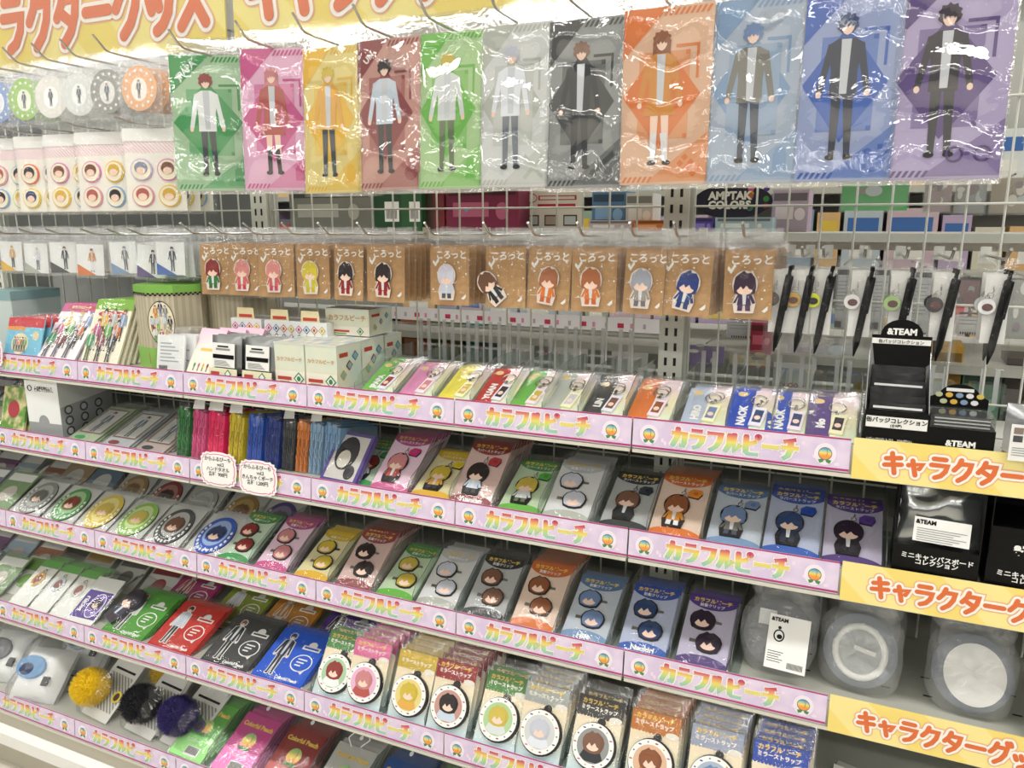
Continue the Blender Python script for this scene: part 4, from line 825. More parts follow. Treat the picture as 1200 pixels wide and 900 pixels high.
# ------------------------------------------------------------------ third shelf, far part: oval coasters
def coaster(x, k, dy, colr, hair, lab, gp, lean=62, n=1, seed=0, grey='#c9cbc8'):
    for q in range(n):
        loc, rot = front(k, x + q * .002, lean + rnd.uniform(-2, 2), dy + q * .012)
        t = thing('coaster_bag', lab if q == 0 else 'bagged coaster card under the %s coaster' % colr[1], 'coaster', loc, rot, gp if q == 0 else 'coasters under the %s one' % colr[1])
        MB().box(-.05, .05, -.0008, .0008, 0, .105, mat(grey, .4)).build('card', t)
        if q == 0:
            C = sprint(colr[0]); a = MB().ellp(0, .05, .043, .049, -.0036, -.0008, C, 30, RUBK); a.ellp(0, .055, .03, .034, -.0042, -.0036, sprint(colr[2]), 26)
            for r in range(16):
                an = R(150 + r * 15); a.ellp(.0365 * math.cos(an), .05 + .0415 * math.sin(an), .0028, .0038, -.0046, -.0036, WHITE, 8)
            a.build('coaster', t)
            c = MB(); head(c, 0, .053, .022, sprint(hair), -.0042, .0006, C); c.build('head_print', t)
        MB().pillow(-.054, .054, -.003, .118, .007, BAG, 7, 8, .0018, seed=x * 9 + q).build('bag', t)
for x, c, nm, inn, hr in ((-1.455, '#8f928f', 'dull grey', '#b9bab6', '#6a6a66'), (-1.342, '#4f9a54', 'deep green', '#a9c99a', '#8a3a30'), (-1.233, '#d9c24a', 'yellow', '#e8dc96', '#d2b85a'), (-1.128, '#8fc05a', 'light green', '#cfe0a4', '#d6c25e'), (-1.017, '#4a4c50', 'charcoal', '#b9b9b6', '#7a4e3a'), (-.9, '#2c58b8', 'blue', '#9fb4da', '#2a3660')):
    coaster(x, 3, 0, (c, nm, inn), hr, '%s oval rubber coaster in a clear bag at the third shelf front' % nm, 'front oval coasters', 62, 3)
for x, c, nm, inn, hr, dy in ((-1.17, '#9a3c3c', 'dark red', '#b88480', '#3a2626', .115), (-1.06, '#b9bcba', 'pale grey', '#d2d2ce', '#c4c6c6', .115), (-.94, '#b08a3c', 'bronze', '#c8aa70', '#7a5632', .115), (-.83, '#5c4a8c', 'violet', '#9a90b4', '#2e2438', .112), (-1.28, '#a88a62', 'tan', '#c4aa84', '#8a6a48', .115)):
    coaster(x, 3, dy, (c, nm, inn), hr, '%s oval coaster in a bag in the row behind' % nm, 'oval coasters in the back row', 56, 2)
for j, (x, dy) in enumerate(((-1.5, .03),)):
    loc, rot = front(3, x, 64, dy, 6)
    t = thing('charm_bag', ('clear bag with a pale snowflake card at the end of the third shelf', 'clear bag with a dark blue print behind the coasters', 'clear bag with a grey card at the very back of the third shelf')[j], 'bag', loc, rot)
    a = MB().box(-.05, .05, -.001, .001, 0, .11, mat(('#aeb4b8', '#6a6e78', '#8a8e90')[j], .4)); [star(a, .02 * math.cos(q), .06 + .02 * math.sin(q), .007, -.0014, mat(('#dfe2d4', '#4a4c70', '#6a6c6e')[j], .4)) for q in range(6)]; a.build('card', t); MB().pillow(-.054, .054, 0, .12, .007, BAG, 6, 7, .002, seed=j).build('bag', t)
# round mirrors in frosted bags
B3 = RL[3][1] - BT
def crumple(mb, cx, cz, rx, rz, d, mt, seed, n=40, m=9, p=3.2, amp=.006):
    """a crumpled bag: rounded-square outline, bulging wrinkled front, flat back"""
    vs = []; fs = []
    for i in range(m + 1):
        f = i / m
        for j in range(n):
            a = 2 * math.pi * j / n; c, q = math.cos(a), math.sin(a); k = (abs(c) ** p + abs(q) ** p) ** (-1 / p)
            w_ = noise.noise((c * 2.2 + seed * 5, q * 2.2, f * 1.5 + seed)); w2 = noise.noise((c * f * 6 + seed, q * f * 6, seed * 3.1))
            rr = k * f * (1 + .08 * w_ * f)
            vs.append((cx + rx * rr * c, -d * math.sqrt(max(0, 1 - f ** 3)) - (w_ * amp * .6 + w2 * amp) * (1 - .5 * f), cz + rz * rr * q))
    for i in range(m):
        for j in range(n): fs.append([i * n + j, i * n + (j + 1) % n, (i + 1) * n + (j + 1) % n, (i + 1) * n + j])
    mb.add(vs, fs, mt, True)
    return mb
for j, (x, lab) in enumerate(((.222, 'frosted bag with a dark round item and a white information label'), (.336, 'frosted bag with a white ring-shaped disc, beside the labelled bag'), (.478, 'frosted bag with a large plain white disc beside the empty slot'))):
    t = thing('disc_bag', lab, 'bag', (x, -.215, B3 + .006), (R(-28), 0, R(-4)), 'frosted disc bags')
    MB().ellp(0, .052, .05, .052, -.014, 0, mat(('#4c5156', '#6c7580', '#626b78')[j], .5), 34).build('disc', t)
    if j == 0: MB().box(-.03, -.005, -.0155, -.014, .062, .085, mat('#dfe0dd', .5)).build('inner_tag', t)
    if j == 1: MB().tube([(.033 * math.cos(R(a)), -.0145, .05 + .036 * math.sin(R(a))) for a in range(0, 360, 15)], .005, mat('#f2f2ee', .5), 8, True).build('rim', t); MB().box(-.018, .012, -.0165, -.014, .05, .056, mat('#f6f6f2', .5)).build('bar', t, (0, 0, 0), (0, R(10), 0)); MB().ellp(0, .05, .031, .034, -.0148, -.014, mat('#a4a8a8', .5), 28).build('face', t)
    if j == 2: MB().ellp(.003, .05, .038, .042, -.016, -.014, mat('#f2f2ee', .5), 32).build('face', t)
    crumple(MB(), 0, .054, .056, .06, .027, FROST, j + 2.3).build('bag', t)
    crumple(MB(), (-.01, .004, -.012)[j], .125, .042, .026, .012, FROST, j + 6.7, 28, 6, 2.6, .008).build('bag_top', t); crumple(MB(), (.025, .03, .03)[j], .118, .022, .02, .02, FROST, j + 11.1, 24, 5, 2.2, .008).build('bag_fold', t)
    if j == 0:
        p = MB().box(-.012, .046, -.0345, -.034, .002, .08, WHITE); p.ell(.004, .05, .008, .009, -.0348, BLACK, 16).ell(.004, .05, .006, .007, -.035, WHITE, 16).ell(.005, .0485, .004, .0035, -.0352, BLACK, 12).ell(.004, .0615, .0025, .0025, -.0348, BLACK, 10)
        for q in range(16): p.rect(.02 + q * .0014, .0207 + q * .0014, .006, .0145, -.0348, BLACK)
        lines(p, -.009, .026, 5, .022, -.0348, BLACK, .0035); p.build('label', t); put('lettering', text('&TEAM', .0075, BLACK, .05, 'LEFT'), t, (-.009, -.0352, .0705)); lines(p, 0, 0, 0, 0, 0, BLACK)
    b = thing('disc_bag', ('frosted disc bag right behind the labelled bag', 'frosted disc bag right behind the ring-shaped disc', 'frosted disc bag right behind the large plain disc')[j], 'bag', (x + .012, -.13, B3 + .006), (R(-20), 0, R(3))); MB().ellp(0, .055, .046, .05, -.012, 0, mat('#8c9092', .5), 26).build('disc', b); crumple(MB(), 0, .07, .055, .075, .022, FROST, j + 9.4).build('bag', b)
loc, rot = front(3, .578, 20)
t = thing('white_card_pack', 'white card with a purple round print at the third shelf edge', 'card', loc, rot); MB().box(-.035, .035, -.002, .002, 0, .11, WHITE).build('card', t); MB().ell(-.01, .05, .018, .03, -.0024, mat('#6a6cb0', .4)).ell(-.006, .02, .012, .008, -.0024, mat('#4a8cc0', .4)).build('print', t)
# ------------------------------------------------------------------ fourth shelf: acrylic plates, mirrors, charm cards
def plate(x, k, dy, c, fam, nm, n, lean, lab):
    f_ = FAM[fam]; C = sprint(c); cc = [int(c[q:q + 2], 16) for q in (1, 3, 5)]; lt = sprint('#%02x%02x%02x' % tuple(min(255, a + 26) for a in cc))
    a = MB().box(-.06, .06, -.0015, .0015, 0, .118, C).mesh('plate')
    p = MB()
    for q in range(16): star(p, rnd.uniform(-.055, .055), rnd.uniform(.008, .112), .004, -.0017, lt)
    figure(p, -.027, .011, .1, sprint(f_[4]), sprint(f_[5]), sprint(f_[6]), -.002, WHITE)
    p.ell(.028, .05, .024, .02, -.002, WHITE, 20).ell(.028, .05, .0215, .0175, -.0022, C, 20); p.poly([(.03, .033), (.045, .036), (.042, .026)], -.002, WHITE)
    for r in range(3): p.rect(.016, .038 - r * .004, .056 - r * .007, .059 - r * .007, -.0024, WHITE)
    p.ell(.028, .092, .01, .009, -.002, WHITE, 14).rect(.008, .05, .08, .09, -.0022, WHITE).rect(.012, .046, .083, .087, -.0024, C); p = p.mesh('print')
    bg_ = MB().pillow(-.063, .063, -.003, .13, .005, BAG, 6, 7, .001, seed=x).mesh('bag')
    for q in range(n):
        loc, rot = front(k, x + q * .001, lean, dy + q * .01)
        t = thing('acrylic_plate', lab if q == 0 else '%s acrylic plate lying under the front one' % nm, 'acrylic plate', loc, rot, 'acrylic figure plates' if q == 0 else '%s acrylic plates in one stack' % nm)
        put('plate', a, t); put('bag', bg_, t)
        if q == 0: put('print', p, t); put('lettering', text('Colorful Peach', .0088, WHITE, .05), t, (.02, -.003, .006))
for x, c, fam, nm in ((-1.1, '#4f9a34', 0, 'green'), (-.962, '#c02c24', 3, 'red'), (-.812, '#3c3e40', 6, 'black'), (-.68, '#1f5ad0', 9, 'blue')):
    plate(x, 4, 0, c, fam, nm, 3, 68, '%s acrylic plate with a white edged figure, fourth shelf front' % nm)
for x, c, fam, nm in ((-1.08, '#a8346c', 1, 'dark pink'), (-.925, '#8c9a34', 4, 'olive green'), (-.79, '#c8862c', 7, 'amber'), (-.645, '#5a3490', 10, 'violet')):
    plate(x, 4, .125, c, fam, nm, 2, 70, '%s acrylic plate with a white edged figure, in the back row' % nm)
MC = [(-.552, 0, '#4a8a48', 2), (-.481, 1, '#d96a9c', 7), (-.385, 2, '#c9ac36', 5), (-.304, 3, '#94262a', 7), (-.211, 4, '#4f8a40', 2), (-.132, 5, '#a4a8a4', 5), (-.041, 6, '#3a3836', 2), (.054, 7, '#c07428', 6), (.15, 8, '#9aa2b8', 4), (.243, 9, '#1f46a8', 6)]
for x, i, hc, n in MC:
    f_ = FAM[i]; H = sprint(hc); wd = .078
    cm = MB().box(-wd / 2, wd / 2, -.001, .001, 0, .118, MIRC); cm = cm.mesh('card')
    hd_ = MB().box(-wd / 2, wd / 2, -.0016, -.001, .088, .118, H).ell(.028, .0885, .011, .005, -.0019, mat('#e9e4d8', .4), 14)
    for q in range(14): hd_.ell(-wd / 2 + .003 + q * .0056, .088, .0028, .0028, -.0014, H, 8)
    hd_ = hd_.mesh('header'); bg_ = MB().pillow(-wd / 2 - .003, wd / 2 + .003, -.003, .134, .007, BAG, 6, 8, .0012, seed=i).mesh('bag')
    for q in range(n):
        loc, rot = front(4, x + q * .0015, 28 if n > 3 else 36, q * .019, rnd.uniform(-1, 1))
        t = thing('mirror_strap_pack', '%s headed round mirror strap pack, front of its stack' % f_[0] if q == 0 else '%s headed mirror strap pack standing behind the front one' % f_[0], 'mirror strap', loc, rot, 'front mirror strap packs' if q == 0 else '%s mirror strap packs in one stack' % f_[0])
        put('card', cm, t); ho = put('header', hd_, t); put('bag', bg_, t)
        put('lettering', text('カラフルピーチ', .0088, GOLD, .05), ho, (-.002, -.0022, .106)); put('lettering', text('ミラーストラップ', .0078, mat('#f4efe6', .4), .04), ho, (-.002, -.0022, .0965))
        if q == 0:
            d = MB().ellp(.0012, .0432, .0365, .0365, -.0085, -.001, RUBK, 30).ellp(0, .044, .0345, .0345, -.0095, -.0085, WHITE, 30)
            for r in range(14):
                an = R(r * 25.7); d.ell(.0305 * math.cos(an), .044 + .0305 * math.sin(an), .0016 + .0012 * (r % 2), .0012, -.0097, sprint(DC[r % 8]), 6)
            mo = d.build('mirror', t)
            a = MB().ellp(0, .044, .0268, .0268, -.0099, -.0095, sprint(f_[1]), 24); a.poly([(-.019, .026), (-.01, .0195), (.01, .0195), (.019, .026), (.012, .04), (-.012, .04)], -.0101, sprint(f_[5])); head(a, 0, .0485, .0165, sprint(f_[4]), -.0099, .0003, sprint(f_[4])); a.build('round_print', mo)
            MB().ellp(.006, .081, .0065, .0065, -.006, -.001, RUBK, 14).build('loop', mo)
# charm cards at the far end of the fourth shelf
for j, (x, c, dy) in enumerate(((-1.44, '#d0a44a', 0), (-1.37, '#b9c4cc', 0), (-1.3, '#c9c9c4', 0))):
    for q in range(3):
        loc, rot = front(4, x + q * .003, 60, q * .012, 3)
        t = thing('charm_card', 'white card with a small %s oval charm, fourth shelf end' % ('gold', 'pale blue', 'silver')[j] if q == 0 else 'white charm card behind the %s oval charm card' % ('gold', 'pale blue', 'silver')[j], 'charm card', loc, rot, 'front charm cards' if q == 0 else 'cards behind the %s charm' % ('gold', 'pale blue', 'silver')[j])
        MB().box(-.03, .03, -.0008, .0008, 0, .125, mat('#e6e8e2', .4)).box(-.03, .03, -.001, -.0008, .105, .125, mat('#6fae5c', .4)).build('card', t)
        if q == 0: MB().ellp(0, .07, .016, .02, -.004, -.0008, mat(c, .3), 20, CHROME).ellp(0, .07, .01, .013, -.0045, -.004, mat('#8a5a50', .4), 14).ring((0, -.003, .094), .004, .0008, CHROME).build('charm', t)
        MB().pillow(-.034, .034, 0, .14, .006, BAG, 6, 8, .0016, seed=j + q).build('bag', t)
loc, rot = front(4, -1.235, 60, 0, 3)
t = thing('charm_card', 'white card with a purple panel and vertical lettering on the fourth shelf', 'charm card', loc, rot); MB().box(-.04, .04, -.0008, .0008, 0, .118, mat('#e9eae6', .4)).box(-.036, .036, -.0011, -.0008, .012, .082, mat('#4a2c8c', .4)).build('card', t)
p = MB().ell(.012, .046, .021, .031, -.0014, WHITE, 20).ell(.012, .046, .019, .029, -.0016, mat('#7a62b0', .4), 20); p.build('print', t); c = MB(); head(c, .012, .05, .014, sprint('#2e2034'), -.0018, .0004); c.build('head_print', t)
put('lettering', text('MOFU', .0135, WHITE, .06), t, (-.018, -.0018, .046), (0, R(-90), 0)); MB().pillow(-.044, .044, 0, .13, .006, BAG, 6, 8, .0014, seed=3).build('bag', t)
loc, rot = front(4, -1.165, 62, .02, -8)
t = thing('mascot_bag', 'clear bag with a small dark plush charm beside the green acrylic plate', 'plush charm', loc, rot)
c = MB(); chibi(c, 0, .01, .085, sprint('#2e2630'), sprint('#2c3450'), sprint('#3a2c2c'), -.002, .012, sprint('#3a3440')); c.build('charm', t, (0, 0, 0), (0, R(14), 0)); MB().pillow(-.046, .046, 0, .135, .022, BAG, 7, 9, .004, seed=12).build('bag', t)
for j, (x, dy, c) in enumerate(((-1.5, .03, '#6f9a4c'), (-1.4, .13, '#b99a5a'), (-1.29, .14, '#7a7a74'), (-1.18, .14, '#9a3c3c'))):
    loc, rot = front(4, x, 62, dy, 5)
    t = thing('charm_bag', 'clear bag with a %s printed card at the back of the fourth shelf' % ('green', 'tan', 'dull grey', 'red')[j], 'bag', loc, rot); a = MB().box(-.045, .045, -.001, .001, 0, .11, mat('#c9cbc4', .4)); a.rect(-.04, .04, .07, .105, -.0014, mat(c, .4)).ell(0, .04, .02, .02, -.0014, mat(c, .4)); a.build('card', t); MB().pillow(-.049, .049, 0, .12, .009, BAG, 6, 7, .003, seed=j + 20).build('bag', t)
# ------------------------------------------------------------------ bottom shelf: fur balls, pouches, plush
def furball(t, r, c, pos, seed, n=3200):
    rr = random.Random(seed); m1, m2 = mat(c[0], .9), mat(c[1], .9); a = MB()
    N = 14; vs = []; fs = []
    for i in range(N + 1):
        for j in range(N * 2):
            th, ph = math.pi * i / N, math.pi * j / N; vs.append((r * .86 * math.sin(th) * math.cos(ph), r * .86 * math.sin(th) * math.sin(ph), r * .86 * math.cos(th)))
    for i in range(N):
        for j in range(N * 2): fs.append([i * 2 * N + j, (i + 1) * 2 * N + j, (i + 1) * 2 * N + (j + 1) % (2 * N), i * 2 * N + (j + 1) % (2 * N)])
    a.add(vs, fs, m1, True)
    for q in range(n):
        d = Vector((rr.gauss(0, 1), rr.gauss(0, 1), rr.gauss(0, 1))).normalized(); u = d.orthogonal().normalized() * .0009; v = d.cross(u); tip = d * r * rr.uniform(1.0, 1.08) + u * rr.uniform(-2, 2) + v * rr.uniform(-2, 2); b = d * r * .8
        a.add([b + u, b - u * .5 + v, b - u * .5 - v, tip], [[0, 1, 3], [1, 2, 3], [2, 0, 3]], m2 if q % 3 else m1)
    a.build('fur', t, pos)
LAT = stripes('lattice_card', '#d9d9d2', '#8f908a', 42, .5)
for j, (x, c, nm, bx) in enumerate(((-1.175, ('#e8c418', '#f2d43a'), 'yellow', -.028), (-1.04, ('#141418', '#222228'), 'black', -.012), (-.935, ('#2c2458', '#3a3070'), 'dark violet', -.012))):
    loc, rot = front(5, x, 52 + 4 * j, .015, -6)
    t = thing('fur_ball_charm', '%s fluffy ball charm on a latticed card in a clear bag' % nm, 'fur charm', loc, rot, 'fur ball charms')
    MB().box(-.045, .045, -.001, .001, 0, .145, mat('#e4e4de', .5)).box(-.038, .038, -.0012, -.001, .02, .1, LAT).box(-.034, .034, -.0013, -.001, .108, .113, BLACK).build('card', t)
    furball(t, .042, c, (bx, -.034, .05), j)
    MB().ellp(.03, .055, .013, .013, -.006, -.001, sprint(('#e2c830', '#6a6a68', '#5a5088')[j]), 18, CHROME).ell(.03, .055, .008, .009, -.0064, sprint('#4a3c30'), 12).build('tag', t)
    MB().pillow(-.055, .055, -.004, .165, .055, BAG, 8, 10, .006, seed=j + 30).build('bag', t)
loc, rot = front(5, -1.08, 58, .11, 4)
t = thing('fur_ball_charm', 'second yellow fluffy ball charm in the row behind', 'fur charm', loc, rot, 'fur ball charms'); MB().box(-.045, .045, -.001, .001, 0, .145, mat('#d2d2cc', .5)).build('card', t); furball(t, .034, ('#c8a414', '#d8b82a'), (-.01, -.034, .06), 9, 700); MB().pillow(-.052, .052, 0, .16, .05, BAG, 7, 8, .006, seed=40).build('bag', t)
for j, (x, dy, lab) in enumerate(((-1.36, .0, 'white plush pouch with a blue print in a crinkled bag, nearest the yellow fur ball'), (-1.51, .02, 'white plush pouch with a grey print at the end of the bottom shelf'), (-1.37, .13, 'white plush pouch with a pale print in the back row'))):
    loc, rot = front(5, x, 48, dy, 12)
    t = thing('plush_pouch', lab, 'pouch', loc, rot, 'white plush pouches')
    MB().pillow(-.06, .06, 0, .12, .03, mat('#eceeee', .85), 9, 9, .003, seed=j + 50).build('body', t)
    MB().ellp(-.012, .066, .036, .026, -.0385, -.03, mat(('#6a9ac8', '#5a5a60', '#9ab8d0')[j], .7), 20).ellp(-.02, .06, .018, .014, -.0392, -.0385, mat('#2c3c60', .7), 14).build('print', t); MB().box(.03, .046, -.034, -.03, .03, .05, mat('#2c2c30', .6)).build('tag', t)
    MB().pillow(-.068, .068, -.004, .15, .044, BAGW, 9, 10, .007, seed=j + 60).build('bag', t)
for j, (x, c, nm) in enumerate(((-.89, '#5fa84a', 'green'), (-.775, '#c24a8c', 'pink'), (-.66, '#8a2c2c', 'red'), (-.54, '#b9b9b4', 'grey'), (-.425, '#1f4a8c', 'blue'), (-.315, '#5a8a50', 'moss green'))):
    cc = [int(c[q:q + 2], 16) for q in (1, 3, 5)]; lo_ = '#%02x%02x%02x' % tuple(min(255, a + 70) for a in cc)
    cm = MB().box(-.046, .046, -.001, .001, 0, .125, grad('pouch_card%d' % j, [(0, lo_), (.35, lo_), (.4, c), (1, c)], 0, .13)).mesh('card')
    for q in range(4):
        loc, rot = front(5, x + q * .003, 64, q * .013, -2)
        t = thing('peach_pouch_pack', '%s pack with a large peach print and gold lettering, front of its stack' % nm if q == 0 else '%s peach print pack behind the front one' % nm, 'pack', loc, rot, 'front peach print packs' if q == 0 else '%s peach print packs in one stack' % nm)
        put('card', cm, t); MB().pillow(-.05, .05, -.008, .158, .008, BAG, 7, 9, .002, seed=j + q * .3).build('bag', t)
        if q == 0:
            put('lettering', text('Colorful Peach', .0128, GOLD, .05), t, (0, -.0016, .098))
            p = MB().ell(0, 0, .0165, .0165, -.0016, PEACHB, 22).ell(-.006, -.017, .008, .004, -.0018, LEAF, 12).ell(.006, -.017, .008, .004, -.0018, LEAF, 12); p.tube([(.002, -.002, .0165), (.006, -.002, .004), (.003, -.002, -.01)], .0005, mat('#c9785a', .5), 4); p.build('peach_print', t, (0, 0, .07))
            p = MB().rect(-.01, .026, .006, .026, -.0014, WHITE)
            for r in range(15): p.rect(-.008 + r * .0021, -.0068 + r * .0021, .01, .0245, -.0016, BLACK)
            p.build('barcode', t); put('lettering', text('ミニポーチ', .0085, WHITE, .03), t, (-.004, -.0016, .034))
            MB().ellp(0, .14, .004, .005, -.0095, -.0085, mat('#e9ecec', .3), 12).build('hang_hole', t)
            if nm == 'grey': MB().tube([(-.01, -.01, .118), (-.022, -.016, .13), (-.012, -.018, .15), (.012, -.018, .155), (.024, -.016, .138), (.01, -.012, .122)], .0014, WHITE, 6).build('elastic_loop', t)
# ------------------------------------------------------------------ the far side of the rack and the next aisle, seen through the grid
for z, nm in ((1.245, 'upper'), (1.022, 'middle'), (.9, 'lower')):
    t = thing('far_shelf', '%s grey shelf on the far side of the grid' % nm, 'shelf', (0, 0, z)); MB().box(-1.75, .85, .16, .56, -.015, 0, STEEL).build('board', t)
    MB().box(-1.75, .85, .56, .565, -.04, .0, mat('#e4dcd8', .4)).build('rail', t)
t = thing('price_rail', 'white price rail with small red marks beyond the grid', 'price rail', (-.42, .25, 1.035)); MB().box(-.36, .36, 0, .003, 0, .03, mat('#f2eef0', .4)).build('strip', t)
p = MB()
for q in range(24): p.rect(-.34 + q * .028, -.34 + q * .028 + .006 + .008 * (q % 3 == 0), .008, .018, -.0006, sprint(('#c83a5a', '#e890b0', '#b8b8b8')[q % 3]))
p.build('marks', t)
BG = [
    (-1.073, -0.820, 1.258, 1.355, 0.30, '#9b9d99', 'carton', 'plain grey carton seen through the grid past the red file'),
    (-0.761, -0.686, 1.262, 1.353, 0.22, '#1f4a2c', 'book', 'dark green book seen through the grid above the yellow doll card'),
    (-0.686, -0.632, 1.262, 1.352, 0.22, '#2b5a34', 'book', 'mid green book with a barcode sticker behind the grid'),
    (-0.639, -0.612, 1.262, 1.352, 0.24, '#4a3a34', 'book', 'thin brown book behind the grid beside the green books'),
    (-0.612, -0.585, 1.262, 1.351, 0.24, '#7a2c34', 'book', 'thin maroon book behind the grid'),
    (-0.580, -0.399, 1.323, 1.351, 0.24, '#7a2444', 'carton', 'flat maroon carton behind the grid above the small plush toys'),
    (-0.264, -0.188, 1.292, 1.332, 0.34, '#5a86b4', 'carton', 'blue printed carton behind the grid left of the slotted upright'),
    (-0.186, -0.127, 1.289, 1.327, 0.34, '#dfe2e0', 'carton', 'white carton behind the grid beside the blue printed one'),
    (-0.158, -0.074, 1.248, 1.269, 0.30, '#d9783c', 'snack_pack', 'orange lettered pack behind the grid above the orange doll card'),
    (-0.258, -0.160, 1.248, 1.269, 0.30, '#d8c8d0', 'snack_pack', 'pale pink pack behind the grid beside the orange lettered one'),
    (-0.031, 0.010, 1.248, 1.274, 0.30, '#5a4aa8', 'snack_pack', 'violet lettered pack behind the grid above the navy doll'),
    (0.014, 0.126, 1.248, 1.274, 0.30, '#b9d0e0', 'snack_pack', 'pale blue pack behind the grid above the purple doll'),
    (0.113, 0.185, 1.279, 1.331, 0.40, '#c9b4cc', 'snack_pack', 'lilac printed pack beyond the grid beside the green package'),
    (0.247, 0.364, 1.282, 1.371, 0.25, '#57b46a', 'film_package', 'bright green film package seen through the grid under the purple file'),
    (0.387, 0.437, 1.280, 1.356, 0.30, '#b4a4ac', 'film_package', 'dusty pink film package beyond the grid'),
    (0.437, 0.491, 1.277, 1.355, 0.30, '#a7aaae', 'film_package', 'grey film package beyond the grid'),
    (0.493, 0.564, 1.277, 1.353, 0.30, '#b2a89c', 'film_package', 'beige film package beyond the grid at the edge'),
    (0.256, 0.280, 1.082, 1.201, 0.08, '#c3c5c6', 'backing_board', 'grey text backed card hanging on the far side behind the third pen'),
    (0.309, 0.340, 1.082, 1.202, 0.08, '#c8cacb', 'backing_board', 'grey text backed card hanging on the far side behind the fourth pen'),
    (0.373, 0.402, 1.083, 1.199, 0.08, '#c6c8c8', 'backing_board', 'grey text backed card hanging on the far side behind the fifth pen'),
    (0.450, 0.492, 1.115, 1.175, 0.25, '#b99a9c', 'film_package', 'dull rose film package beyond the grid between the last pens'),
    (0.440, 0.509, 1.082, 1.126, 0.10, '#d0cfca', 'backing_board', 'white text card low on the far side between the last two pens'),
    (0.524, 0.569, 1.065, 1.180, 0.20, '#a9aaa4', 'film_package', 'pale mottled film package beyond the last pen'),
    (0.415, 0.471, 0.978, 1.050, 0.20, '#b48a34', 'carton', 'golden brown carton on the far side behind the black display box'),
    (0.474, 0.534, 0.979, 1.016, 0.20, '#6a9a7c', 'carton', 'soft green carton on the far side below the last pens'),
    (0.537, 0.583, 0.984, 1.035, 0.20, '#4a4440', 'carton', 'dark carton on the far side at the edge'),
    (-0.746, -0.660, 0.983, 1.034, 0.30, '#b4683c', 'carton', 'rust coloured pack on the far shelf below the dark doll card'),
    (-0.658, -0.577, 0.988, 1.026, 0.30, '#6a7a44', 'carton', 'olive pack on the far shelf beside the rust one'),
    (-0.566, -0.518, 0.990, 1.026, 0.30, '#3a8a84', 'carton', 'teal pack on the far shelf'),
    (-0.810, -0.747, 0.979, 1.022, 0.30, '#c9c4c0', 'carton', 'pale pack on the far shelf beside the cream cartons'),
    (-0.000, 0.071, 0.987, 1.043, 0.15, '#8a78b0', 'film_package', 'lilac film package on the far side right of the slotted upright'),
    (0.079, 0.157, 0.993, 1.029, 0.15, '#cfc49a', 'film_package', 'pale yellow film package on the far side above the key holders'),
    (0.061, 0.148, 1.041, 1.087, 0.20, '#b7babb', 'backing_board', 'pale card with a barcode on the far side below the purple doll'),
    (0.115, 0.153, 1.056, 1.081, 0.15, '#a8344a', 'carton', 'small crimson pack on the far side below the purple doll'),
    (0.175, 0.295, 0.980, 1.053, 0.20, '#b0b3b2', 'film_package', 'grey film package on the far side behind the first pens'),
]
for x0, x1, z0, z1, y, c, nm, lab in BG:
    if nm in ('carton', 'book', 'snack_pack'): z0 = 1.245 if z0 > 1.2 else (1.022 if z0 > 1.0 else .9)
    w_, h_ = x1 - x0, z1 - z0
    t = thing(nm, lab, {'snack_pack': 'pack', 'film_package': 'package', 'backing_board': 'card'}.get(nm, nm), (x0 + w_ / 2, y, z0), (0, 0, R(rnd.uniform(-3, 3))), 'goods on the far side of the grid')
    C = mat(c, .45)
    if nm == 'book':
        MB().box(-w_ / 2, w_ / 2, 0, .12, 0, h_, C).build('cover', t); MB().box(-w_ / 2 + .004, w_ / 2 - .004, .002, .122, .003, h_ + .001, PAPER).build('pages', t)
        if w_ > .05:
            p = MB().rect(-w_ * .1, w_ * .42, h_ * .2, h_ * .62, -.0006, WHITE)
            for q in range(10): p.rect(-w_ * .04 + q * w_ * .04, -w_ * .04 + q * w_ * .04 + w_ * .018, h_ * .26, h_ * .48, -.001, BLACK)
            p.build('barcode', t)
    elif nm in ('carton', 'snack_pack'):
        MB().box(-w_ / 2, w_ / 2, 0, .09, 0, h_, C).build('box', t)
        p = MB(); cc = [int(c[q:q + 2], 16) for q in (1, 3, 5)]; D = sprint('#%02x%02x%02x' % tuple(int(a * .6) for a in cc)); L_ = sprint('#%02x%02x%02x' % tuple(min(255, a + 60) for a in cc))
        p.rect(-w_ * .46, w_ * .46, h_ * .74, h_ * .92, -.0006, D).rect(-w_ * .4, w_ * .1, h_ * .3, h_ * .6, -.0006, L_).ell(w_ * .28, h_ * .42, min(w_, h_) * .15, min(w_, h_) * .18, -.0006, L_, 14); p.build('print', t)
    else:
        MB().box(-w_ / 2 + .003, w_ / 2 - .003, 0, .003, .003, h_ - .012, C).build('card', t)
        p = MB()
        if nm == 'backing_board':
            p.rect(-w_ * .42, w_ * .42, h_ * .8, h_ * .87, -.0006, mat('#3a3a3c', .5)); lines(p, -w_ * .4, h_ * .7, int(h_ * .5 / .006), w_ * .78, -.0006, GREYT, .006, .0012)
            for q in range(9): p.rect(-w_ * .36 + q * w_ * .05, -w_ * .36 + q * w_ * .05 + w_ * .025, h_ * .05, h_ * .14, -.0006, BLACK)
        else:
            for q in range(7): p.ell(rnd.uniform(-.36, .36) * w_, rnd.uniform(.14, .82) * h_, w_ * rnd.uniform(.06, .16), h_ * rnd.uniform(.06, .14), -.0006 - q * .0001, mat(('#e6e4e0', '#9a8f98', c, '#c9d4d8')[q % 4], .5), 12)
        p.build('print', t); MB().pillow(-w_ / 2, w_ / 2, 0, h_, .008, BAGW, 6, 6, .003, seed=x0).build('bag', t)
        MB().tube([(0, -.004, h_ - .006), (0, .2, h_ - .006)], .002, CHROME, 6).build('hook_rod', t)
